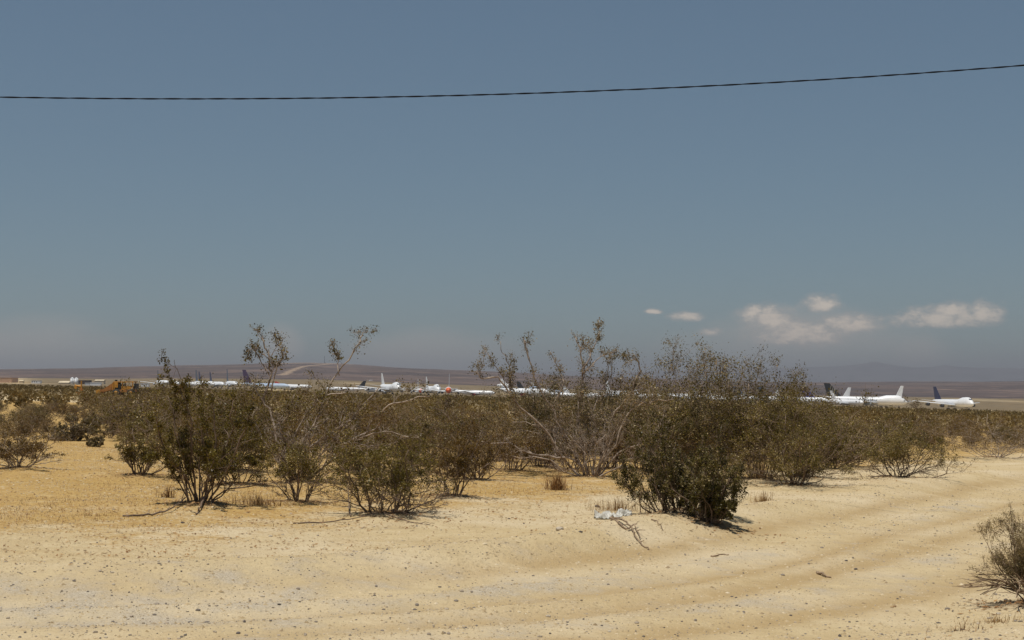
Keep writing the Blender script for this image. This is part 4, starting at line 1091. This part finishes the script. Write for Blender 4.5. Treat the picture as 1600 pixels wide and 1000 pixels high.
CACHE = {}
def airliner(px, d, h, L, Rr, body='white', fin='white', engines=2, hump=False, tailengine=False, ttail=False, rear_engines=False, nose=None, nacelle='offwhite', label='', group=None,
             gear=0.62, by_fin=False, stripes=False, letters=False, winglets=False, wing='offwhite', cap=None, finh=1.0):
    X = (px - 800) / F * d + (0.40 * L * math.cos(R(h)) if by_fin else 0); Y = d + (0.40 * L * math.sin(R(h)) if by_fin else 0); z = float(ground_z(np.array([X]), np.array([Y]))[0])
    root = empty('airliner', (X, Y, z))
    nrm = Vector((B_, A_, 1)).normalized()
    root.rotation_euler = (nrm.to_track_quat('Z', 'Y').to_matrix() @ Matrix.Rotation(0, 3, 'Z')).to_euler()
    q = Vector((0, 0, 1)).rotation_difference(nrm).to_matrix() @ Matrix.Rotation(R(h), 3, 'Z'); root.rotation_euler = q.to_euler()
    tag(root, label, 'airplane', group)
    zc = Rr * (1 + gear)
    P = lambda n, mb, mt, par=root, sm=True: mb.build(n, M[mt], par, sm)
    def sx(t): return L / 2 - t * L
    st = [(0, .06, -.12), (.008, .26, -.10), (.02, .46, -.07), (.04, .68, -.04), (.065, .86, -.02), (.10, .97, 0), (.14, 1, 0), (.25, 1, 0), (.4, 1, 0), (.55, 1, 0), (.68, .99, 0), (.76, .90, .08), (.84, .74, .22), (.91, .54, .38), (.97, .30, .55), (1, .14, .62)]
    hp = {0.02: .02, .04: .18, .065: .42, .10: .55, .14: .58, .25: .50, .4: .0}
    rings = []
    for t, r_, dz in st:
        rings.append(ellipse_ring(sx(t), zc + dz * Rr, Rr * r_, Rr * r_, hp.get(t, 0.0) if hump else 0.0))
    if hump:
        rings.insert(8, ellipse_ring(sx(.30), zc, Rr, Rr, 0.25)); rings.insert(9, ellipse_ring(sx(.34), zc, Rr, Rr, 0.06))
    mb = MB()
    if nose:
        n_ = 5; mb.loft(rings[n_ - 1:]); P('fuselage', mb, body); mb = MB(); mb.loft(rings[:n_]); P('nose_cone', mb, nose)
    else:
        mb.loft(rings); P('fuselage', mb, body)
    # cockpit glazing, proud of the skin
    t_w, zz = (0.070, 1.12) if hump else (0.030, 0.34)
    mb = MB()
    if hump: mb.hexa(np.array([[sx(.066), -.42 * Rr, zc + 1.00 * Rr], [sx(.048), -.30 * Rr, zc + .84 * Rr], [sx(.048), .30 * Rr, zc + .84 * Rr], [sx(.066), .42 * Rr, zc + 1.00 * Rr], [sx(.070), -.42 * Rr, zc + 1.20 * Rr], [sx(.052), -.26 * Rr, zc + 1.04 * Rr], [sx(.052), .26 * Rr, zc + 1.04 * Rr], [sx(.070), .42 * Rr, zc + 1.20 * Rr]]))
    else: mb.hexa(np.array([[sx(.045), -.62 * Rr, zc + .22 * Rr], [sx(.022), -.34 * Rr, zc + .20 * Rr], [sx(.022), .34 * Rr, zc + .20 * Rr], [sx(.045), .62 * Rr, zc + .22 * Rr], [sx(.052), -.55 * Rr, zc + .48 * Rr], [sx(.030), -.26 * Rr, zc + .42 * Rr], [sx(.030), .26 * Rr, zc + .42 * Rr], [sx(.052), .55 * Rr, zc + .48 * Rr]]))
    P('cockpit_window', mb, 'glass', sm=False)
    # row of cabin doors
    for sgn in (-1, 1):
        span = 0.44 * L; y0_ = sgn * Rr * 0.75; zr = zc - 0.55 * Rr; zt = zr + span * 0.10
        xr, xt = sx(.34), sx(.34) - span * 0.66
        cr_, ct_ = 0.20 * L, 0.055 * L
        if rear_engines: span *= 0.9
        P('wing', slab((xr, y0_, zr), (xr - cr_, y0_, zr), (xt, sgn * span, zt), (xt - ct_, sgn * span, zt + .1), cr_ * .13, ct_ * .20), wing)
        if winglets:
            P('winglet', slab((xt, sgn * span, zt + .12), (xt - ct_, sgn * span, zt + .12), (xt - ct_ * .7, sgn * (span + 0.9), zt + 4.6), (xt - ct_ * 1.2, sgn * (span + 0.9), zt + 4.6), .35, .2), 'white')
        ht = 0.155 * L; xq = sx(.86); zq = zc + (0.45 * Rr if not ttail else 0.9 * Rr + 0.17 * L * finh); yq = sgn * Rr * (0.3 if not ttail else 0.05)
        if ttail: xq = sx(.97)
        P('tailplane', slab((xq, yq, zq), (xq - .10 * L, yq, zq), (xq - .10 * L, sgn * ht, zq + ht * .1), (xq - .14 * L, sgn * ht, zq + ht * .1), .01 * L, .004 * L), wing)
        for e in range(engines // 2):
            fy = (0.36, 0.68)[e] if engines > 2 else 0.38
            ex = xr - (xr - xt) * fy + 0.02 * L; ey = sgn * span * fy; ez = zr + (zt - zr) * fy - 0.50 * Rr
            if rear_engines: ex = sx(.74); ey = sgn * Rr * 1.55; ez = zc + 0.25 * Rr
            re = 0.40 * Rr if Rr > 2.5 else 0.42 * Rr; le = 0.085 * L
            mb = MB(); k = 14; a = np.arange(k) * 2 * math.pi / k
            mb.loft([np.stack([np.full(k, ex - le * t), ey + np.cos(a) * re * q_, ez + np.sin(a) * re * q_], -1) for t, q_ in ((0, .86), (.06, .98), (.3, 1.05), (.6, .95), (.85, .66), (1, .42))])
            en = P('engine', mb, nacelle)
            mb = MB(); mb.cyl((ex + .03, ey, ez), (ex - .1, ey, ez), re * .80, k=14); P('intake', mb, 'dark', en)
            if not rear_engines:
                mb = MB(); mb.hexa(np.array([[ex - le * .25, ey - .15, ez + re * .8], [ex - le * 1.2, ey - .15, ez + re * .6], [ex - le * 1.2, ey + .15, ez + re * .6], [ex - le * .25, ey + .15, ez + re * .8],
                                             [ex - le * .5, ey - .15, zr + (zt - zr) * fy + .1], [ex - le * 1.5, ey - .15, zr + (zt - zr) * fy + .1], [ex - le * 1.5, ey + .15, zr + (zt - zr) * fy + .1], [ex - le * .5, ey + .15, zr + (zt - zr) * fy + .1]]))
                P('pylon', mb, wing, en, False)
    fh = 0.165 * L * finh; zf = zc + 0.80 * Rr; xf = sx(.77)
    fa, fb, fc, fd = np.array([xf, 0, zf]), np.array([xf - .175 * L, 0, zf - .1 * Rr]), np.array([xf - .155 * L, 0, zf + fh]), np.array([xf - .225 * L, 0, zf + fh])
    fo = P('tail_fin', slab(fa, fb, fc, fd, .012 * L, .006 * L), fin, sm=False)
    if stripes:
        for t0, t1 in ((.10, .17), (.26, .34), (.44, .52)):
            for sg in (-1, 1):
                mb = MB()
                a0, a1 = fa + (fb - fa) * (.25 + t0), fa + (fb - fa) * (.25 + t1)
                c0, c1 = fc + (fd - fc) * .0 + (fa - fc) * (.55 - t0), fc + (fa - fc) * (.42 - t0 * .6)
                off = np.array([0, sg * .011 * L, 0]); off2 = np.array([0, sg * .006 * L, 0])
                mid0 = (a0 + c0) / 2 + np.array([-.02 * L, 0, 0]); mid1 = (a1 + c1) / 2 + np.array([-.02 * L, 0, 0])
                mb.hexa(np.array([a0, a1, mid1, mid0, a0 + off, a1 + off, mid1 + off, mid0 + off]))
                mb.hexa(np.array([mid0, mid1, c1, c0, mid0 + off, mid1 + off, c1 + off2 * 1.6, c0 + off2 * 1.6]))
                P('stripe', mb, 'gold', fo, False)
    if cap:
        mb = slab(fa + (fc - fa) * .62 + [0.05, 0, 0], fb + (fd - fb) * .62, fc + [.05, 0, .05], fd + [0, 0, .05], .0125 * L, .0075 * L); P('fin_cap', mb, cap, fo, False)
    if tailengine:
        k = 14; a = np.arange(k) * 2 * math.pi / k; ez = zf + 0.20 * fh + .3 * Rr; re = 0.48 * Rr
        mb = MB(); mb.loft([np.stack([np.full(k, xf - .02 * L - .24 * L * t), np.cos(a) * re * q_, ez + np.sin(a) * re * q_], -1) for t, q_ in ((0, .9), (.06, 1.0), (.4, 1.05), (.75, .85), (1, .55))])
        en = P('engine', mb, body); mb = MB(); mb.cyl((xf - .02 * L + .03, 0, ez), (xf - .03 * L, 0, ez), re * .82, k=14); P('intake', mb, 'dark', en)
    # landing gear
    for gx, gy in ((sx(.10), 0), (sx(.52), -Rr * .9), (sx(.52), Rr * .9)):
        mb = MB(); mb.cyl((gx, gy, .4), (gx, gy, zc - .6 * Rr), .18, k=8); ge = P('landing_gear', mb, 'metal')
        wr = 0.16 * Rr + .15
        for ox in ((-1.0, 1.0) if gy else (0,)):
            mb = MB()
            for oy in (-.45, .45): mb.cyl((gx + ox * wr * 1.3, gy + oy - .2, wr), (gx + ox * wr * 1.3, gy + oy + .2, wr), wr, k=12)
            P('wheels', mb, 'tyre', ge)
    if letters:
        for sg in (-1, 1):
            x = sx(.36) ; mb = MB()
            widths = [2.0, 1.2, 1.6, 0, 1.9, .9, 1.9, 1.6, 1.7, 1.9, 1.7, 1.8, 1.4]
            if sg > 0: widths = widths[::-1]
            for i, w in enumerate(widths):
                if w: 
                    hh = 1.35 if i % 3 else 1.05
                    for dx_, ww, zz_, h2 in ((-w * .32, w * .28, 0, hh), (w * .32, w * .28, 0, hh), (0, w * .5, .38 * hh * (1 if i % 2 else -1), .3)):
                        yb = Rr * 1.0
                        mb.box((x + (dx_ + w / 2) * -sg * -1, sg * (yb - .02), zc + .18 * Rr + zz_), (ww, .12, h2))
                x += -sg * -1 * (w + .45 if w else 1.3)
            P('lettering', mb, 'slate', sm=False)
    return root

GA = 'jetliners parked in the right part of the airfield'; GM = 'jetliners stored in the middle of the airfield'; GL = 'jetliners stored in the left part of the airfield'
# right
def fin_at(px, d, h, L, r_, **kw): return airliner(px, d, h, L, r_, by_fin=True, **kw)
fin_at(1462, 1225, -79, 69, 3.3, fin='navy', engines=4, hump=True, nacelle='dark', label='white jumbo jet with navy tail fin, alone at the right end of the airfield', group=GA)
fin_at(1298, 1190, -14, 68, 3.3, fin='black', engines=4, hump=True, nacelle='grey', stripes=True, letters=True, label='white jumbo jet with dark lettering and a black striped tail fin', group=GA)
fin_at(1404, 1230, 112, 58, 3.0, label='white jet facing away with plain white fin, right of the lettered jumbo', nacelle='dark', group=GA, finh=1.25)
fin_at(1322, 1330, 122, 56, 2.8, label='white jet facing away, its white fin right of the black striped fin', group=GA, finh=1.2)
fin_at(1260, 1280, -24, 58, 2.9, fin='blue', nacelle='white', cap='purple', label='white jet with blue and purple tail fin behind the last tall bush', group=GA)
airliner(1361, 1420, 80, 34, 1.7, winglets=True, label='white jet whose two upright winglets show above the lettered jumbo', group=GA)
airliner(1321, 1150, -66, 44, 2.3, nacelle='white', label='white jet with round nose in front of the black striped fin', group=GA)
# middle right, seen through branches
fin_at(1153, 1340, -28, 55, 2.8, fin='slate', label='white jet with tilted slate fin showing through the tall airy bush', group=GM)
fin_at(1191, 1300, -35, 56, 2.9, fin='slate', label='white jet with slate fin behind the thin topped tall bush', group=GM)
for px, d, h, L, r_, fin, lab in [(1105, 1300, -65, 50, 2.6, 'white', 'white jet with its nose turned to the camera behind the tall airy bush'), (1055, 1270, -70, 50, 2.9, 'paleblue', 'white jet with pale blue fin behind the tall open bush'),
                                  (1010, 1300, -58, 44, 2.5, 'offwhite', 'white jet seen through the right limb of the gnarled bush'), (962, 1280, -76, 62, 3.3, 'white', 'bulky white jet close right of the gnarled bush centre'),
                                  (908, 1320, -30, 40, 2.0, 'white', 'slim white jet behind the middle limbs of the gnarled bush'), (1082, 1400, 150, 40, 2.0, 'white', 'slim white jet behind the two tall open bushes, facing left'),
                                  (1235, 1250, -60, 44, 2.4, 'white', 'white jet with its nose turned to the camera behind the thin topped tall bush'), (1135, 1250, 165, 36, 1.9, 'offwhite', 'small off white jet facing left, low behind the tall airy bush')]:
    airliner(px, d, h, L, r_, 'white', fin, 2, label=lab, group=GM)
fin_at(787, 1230, -22, 48, 3.1, tailengine=True, nacelle='red', finh=1.05, label='white three engined jet with its fin over a tail engine, left of the gnarled bush', group=GM)
fin_at(813, 1370, -24, 50, 2.5, fin='black', finh=1.1, label='jet with a black fin behind the white three engined jet', group=GM)
airliner(853, 1290, -48, 42, 2.9, 'paleblue', 'white', 2, tailengine=True, label='pale blue jet right of the black finned one', group=GM)
airliner(886, 1240, -14, 38, 2.0, fin='offwhite', rear_engines=True, ttail=True, label='slim white jet with high tailplane at the left limbs of the gnarled bush', group=GM)
airliner(701, 1230, -88, 50, 2.9, nose='orange', label='white jet facing the camera with a round orange nose', group=GM, finh=1.5)
airliner(655, 1380, -82, 46, 2.3, nose='orange', label='smaller white jet with an orange nose, left of the larger one', group=GM, finh=1.3)
airliner(675, 1290, -74, 56, 3.1, fin='offwhite', engines=4, hump=True, label='white hump backed jet between the two orange noses', group=GM)
airliner(740, 1250, -8, 38, 2.0, nacelle='red', finh=0.2, label='low finless white jet right of the orange nosed one', group=GM)
airliner(609, 1260, -70, 64, 3.3, fin='offwhite', engines=4, hump=True, label='white jumbo jet with raised upper deck left of the orange noses', group=GM)
fin_at(566, 1380, 166, 42, 2.0, fin='black', rear_engines=True, ttail=True, label='white jet with black fin topped by a white high tailplane', group=GM)
fin_at(622, 1400, -150, 40, 2.0, fin='offwhite', label='white jet with swept white fin behind the raised deck jumbo', group=GM)
# left
for px, d, h, L, r_, body, fin, lab, fh in [(247, 1560, -64, 54, 2.7, 'white', 'slate', 'leftmost white jet with a narrow slate fin', 1.3), (307, 1600, -62, 56, 2.8, 'white', 'slate', 'white jet with slate fin, left of two touching fins', 1.4),
                                       (312, 1540, -60, 54, 2.8, 'white', 'navy', 'white jet with navy fin close in front of a slate one', 1.2), (329, 1560, -62, 54, 2.7, 'white', 'navy', 'white jet with slim navy fin, right of the two touching fins', 1.25),
                                       (355, 1560, -68, 58, 3.1, 'white', 'slate', 'white jet with its round nose turned to the camera, slate fin', 1.45), (385, 1540, -28, 64, 2.7, 'paleblue', 'purple', 'long pale blue jet with a large purple fin', 1.35),
                                       (434, 1580, -25, 50, 2.4, 'white', 'red', 'white jet touched with red behind the pale tall bush', 0.4), (272, 1520, -30, 44, 2.3, 'white', 'white', 'white jet with white fin low behind the thin sprig', 0.4)]:
    fin_at(px, d, h, L, r_, body=body, fin=fin, label=lab, group=GL, finh=fh)

# ------------------------------------------------------------------ buildings, tanks and machines on the left
def far_box(name, px0, px1, d, h, depth, mat, label, cat, roof=None, rise=0.0, door=None, windows=0, group=None):
    w = (px1 - px0) / F * d; X = ((px0 + px1) / 2 - 800) / F * d; z = float(ground_z(np.array([X]), np.array([d]))[0])
    root = empty(name, (X, d, z)); tag(root, label, cat, group)
    mb = MB(); mb.box((0, 0, h / 2), (w, depth, h)); mb.build('wall', M[mat], root)
    mb = MB()
    if rise: mb.hexa(np.array([[-w / 2 - .3, -depth / 2 - .3, h + .003], [w / 2 + .3, -depth / 2 - .3, h + .003], [w / 2 + .3, depth / 2 + .3, h + .003], [-w / 2 - .3, depth / 2 + .3, h + .003],
                               [-w / 2 - .3, -.1, h + rise], [w / 2 + .3, -.1, h + rise], [w / 2 + .3, .1, h + rise], [-w / 2 - .3, .1, h + rise]]))
    else: mb.box((0, 0, h + .16), (w + .4, depth + .4, .3))
    mb.build('roof', M[roof or mat], root)
    if door:
        mb = MB(); mb.box((w * .2, -depth / 2 - .03, h * .38), (w * .22, .1, h * .75)); mb.build('door', M[door], root)
    for k in range(windows):
        mb = MB(); mb.box((-w * .4 + w * .5 * k / max(windows - 1, 1), -depth / 2 - .03, h * .6), (w * .09, .1, h * .28)); mb.build('window', M['glass'], root)
    return root
M['tan'] = paint('tan_wall', (0.52, 0.34, 0.22), 0.8, 0.08, 0.2); M['cream'] = paint('cream_wall', (0.62, 0.52, 0.36), 0.8, 0.08, 0.2); M['brown'] = paint('brown_wall', (0.06, 0.045, 0.04), 0.8, 0.1, 0.2)
far_box('hangar', -14, 24, 1500, 4.8, 20, 'tan', 'long tan building at the left edge of the picture', 'building', door=None)
far_box('shed', 32, 38, 1500, 2.4, 4, 'cream', 'tiny cream shed right of the long tan building', 'shed', rise=.8)
far_box('office_trailer', 51, 65, 1500, 3.0, 5, 'offwhite', 'white site cabin alone between the tan building and the silos', 'cabin', roof='grey', windows=3)
far_box('shed', 94, 110, 1550, 1.6, 8, 'cream', 'low cream roofed shelter left of the two white silos', 'shed', rise=1.8)
far_box('workshop', 123, 142, 1620, 4.2, 10, 'brown', 'dark brown low building right of the silos', 'building')
far_box('shed', 150, 164, 1720, 4.0, 8, 'cream', 'cream building behind the white trailer', 'building', rise=1.2)
far_box('trailer', 142, 159, 1400, 2.9, 3, 'white', 'white box trailer in front of the dark building', 'trailer', roof='white')
far_box('trailer', 134, 141, 1400, 2.2, 3, 'offwhite', 'small off white trailer left of the white box trailer', 'trailer', windows=1)
far_box('trailer', 221, 234, 1420, 3.4, 3, 'offwhite', 'off white trailer right of the rusty yellow machine', 'trailer')
for px, lab in ((113.5, 'left one of the two white silos'), (120, 'right one of the two white silos')):
    d = 1500; X = (px - 800) / F * d; z = float(ground_z(np.array([X]), np.array([d]))[0])
    root = empty('silo', (X, d, z)); tag(root, lab, 'silo', 'white silos')
    mb = MB(); mb.cyl((0, 0, 0), (0, 0, 6.4), 1.9, k=20); mb.build('tank', M['white'], root, True)
    mb = MB(); mb.tube([(0, 0, 6.4), (0, 0, 7.2), (0, 0, 7.6)], [1.98, .8, .3], 20); mb.build('roof', M['offwhite'], root, False)
    mb = MB(); mb.box((1.2, -1.75, 3.2), (.35, .12, 6.4)); mb.build('ladder', M['grey'], root)

# van near the right
X = (1172 - 800) / F * 560; z = gz(X, 560)
root = empty('white_van', (X, 560, z), R(8)); tag(root, 'white van parked on the plain below the tall airy bush', 'van')
mb = MB(); prof = [(-2.6, .45), (2.4, .45), (2.6, .9), (2.3, 1.15), (1.5, 2.1), (-2.5, 2.2), (-2.65, 1.2)]
rings = [np.array([[x, s * .95, zz] for x, zz in prof]) for s in (-1, 1)]; mb.loft(rings); mb.build('body', M['white'], root)
mb = MB(); mb.box((1.72, 0, 1.62), (.06, 1.5, .6), [[.8, 0, .6], [0, 1, 0], [-.6, 0, .8]]); mb.build('windscreen', M['glass'], root)
for x in (-1.7, 1.7):
    for y in (-.9, .9):
        mb = MB(); mb.cyl((x, y - .12, .36), (x, y + .12, .36), .36, k=14); mb.build('wheel', M['tyre'], root, True)

# rusty yellow machine in the scrub
M['rust_yellow'] = paint('rust_yellow', (0.60, 0.28, 0.038), 0.6, 0.2, 2.2); M['rust'] = paint('rust', (0.40, 0.17, 0.045), 0.85, 0.2, 3)
def machine():
    d = 175.0; X = (192 - 800) / F * d; z = gz(X, d) + 0.35; s = d / F
    root = empty('rusty_loader', (X, d, z)); root.scale = (1.0, 1.0, .92); tag(root, 'rusty yellow wheeled loader with open cab frame standing in the scrub', 'loader')
    def bar(n, a, b, t, mt, par=root):
        mb = MB(); mb.cyl(a, b, t, k=8); return mb.build(n, M[mt], par)
    W = 1.0
    mb = MB(); mb.box((0.35, 0, .62), (2.6, 1.5, .34)); mb.build('chassis', M['rust'], root)
    mb = MB(); mb.box((-0.35, 0, 1.15), (.95, 1.3, .72)); mb.build('engine_block', M['dark'], root)
    mb = MB(); mb.box((.15, 0, .98), (.16, 1.45, .6)); mb.build('bulkhead', M['rust_yellow'], root)
    for x in (-.95, -.78, .2, 1.45):
        for y in (-.68, .68): bar('post', (x, y, .7), (x, y, 1.78), .065, 'rust_yellow')
    mb = MB(); mb.box((.72, 0, 1.82), (1.75, 1.6, .13)); mb.build('roof', M['rust_yellow'], root)
    mb = MB(); mb.box((-.55, 0, 1.84), (.75, 1.4, .10)); mb.build('hood', M['rust_yellow'], root)
    mb = MB(); mb.box((.95, 0, 1.05), (.5, .6, .5)); mb.build('seat', M['dark'], root)
    mb = MB(); mb.hexa(np.array([[-2.5, -.6, .42], [-1.02, -.6, .8], [-1.02, .6, .8], [-2.5, .6, .42], [-2.5, -.6, .62], [-1.02, -.6, 1.72], [-1.02, .6, 1.72], [-2.5, .6, .62]])); mb.build('loader_arm', M['rust'], root)
    mb = MB(); mb.hexa(np.array([[-3.0, -.8, .3], [-2.45, -.8, .3], [-2.45, .8, .3], [-3.0, .8, .3], [-3.1, -.8, .75], [-2.55, -.8, .8], [-2.55, .8, .8], [-3.1, .8, .75]])); mb.build('bucket', M['rust_yellow'], root)
    bar('exhaust_pipe', (-.3, .3, 1.5), (-.3, .3, 2.15), .05, 'dark'); bar('air_filter', (-.75, -.1, 1.9), (-.75, -.1, 2.1), .16, 'dark'); bar('headlight', (1.38, -.86, .95), (1.5, -.86, .95), .1, 'cream')
    mb = MB(); mb.box((1.72, 0, 1.2), (.3, 1.2, .8)); mb.build('radiator', M['dark'], root)
    for y in (-.7, .7):
        mb = MB(); mb.box((-.62, y, 1.42), (.5, .05, .7)); mb.build('side_panel', M['rust_yellow'], root)
        mb = MB(); mb.box((.8, y, .98), (1.1, .05, .5)); mb.build('side_panel', M['rust_yellow'], root)
    for x in (-.5, 1.3):
        for y in (-.9, .9):
            mb = MB(); mb.cyl((x, y - .17, .42), (x, y + .17, .42), .45, k=16); w = mb.build('wheel', M['tyre'], root, True)
            mb = MB(); mb.cyl((x, y - .18, .42), (x, y + .18, .42), .2, k=12); mb.build('rim', M['rust_yellow'], w, True)
    X2 = (128 - 800) / F * d; z2 = gz(X2, d) + .3
    r2 = empty('rusty_auger', (X2, d, z2)); tag(r2, 'small rusty yellow drill frame left of the loader', 'machine')
    bar('post', (0, 0, 0), (0, 0, 1.7), .09, 'rust_yellow', r2); bar('arm', (0, 0, 1.0), (-.8, 0, 1.15), .1, 'rust_yellow', r2)
    mb = MB(); mb.box((0, 0, .62), (.34, .34, .3)); mb.build('gearbox', M['rust'], r2)
    mb = MB(); mb.box((-.1, 0, .18), (1.0, .6, .3)); mb.build('base', M['rust'], r2)
    bar('wheel', (-.7, -.1, .9), (-.7, .1, .9), .18, 'rust_yellow', r2)
machine()

# mast on the crest of the long hill
d = 5900; X = (507 - 800) / F * d; z = float(ground_z(np.array([X]), np.array([d]), False)[0])
root = empty('radio_mast', (X, d, z)); tag(root, 'thin radio mast on the crest of the long hill', 'mast')
mb = MB(); mb.cyl((0, 0, -2), (0, 0, 30), 1.1, .7, 6); mb.build('pole', M['slate'], root)
mb = MB(); mb.cyl((0, 0, 24), (0, 0, 27), 1.6, k=8); mb.build('antenna', M['grey'], root)
mb = MB(); mb.box((4, 0, 1.2), (5, 4, 3.4)); mb.build('hut', M['grey'], root)
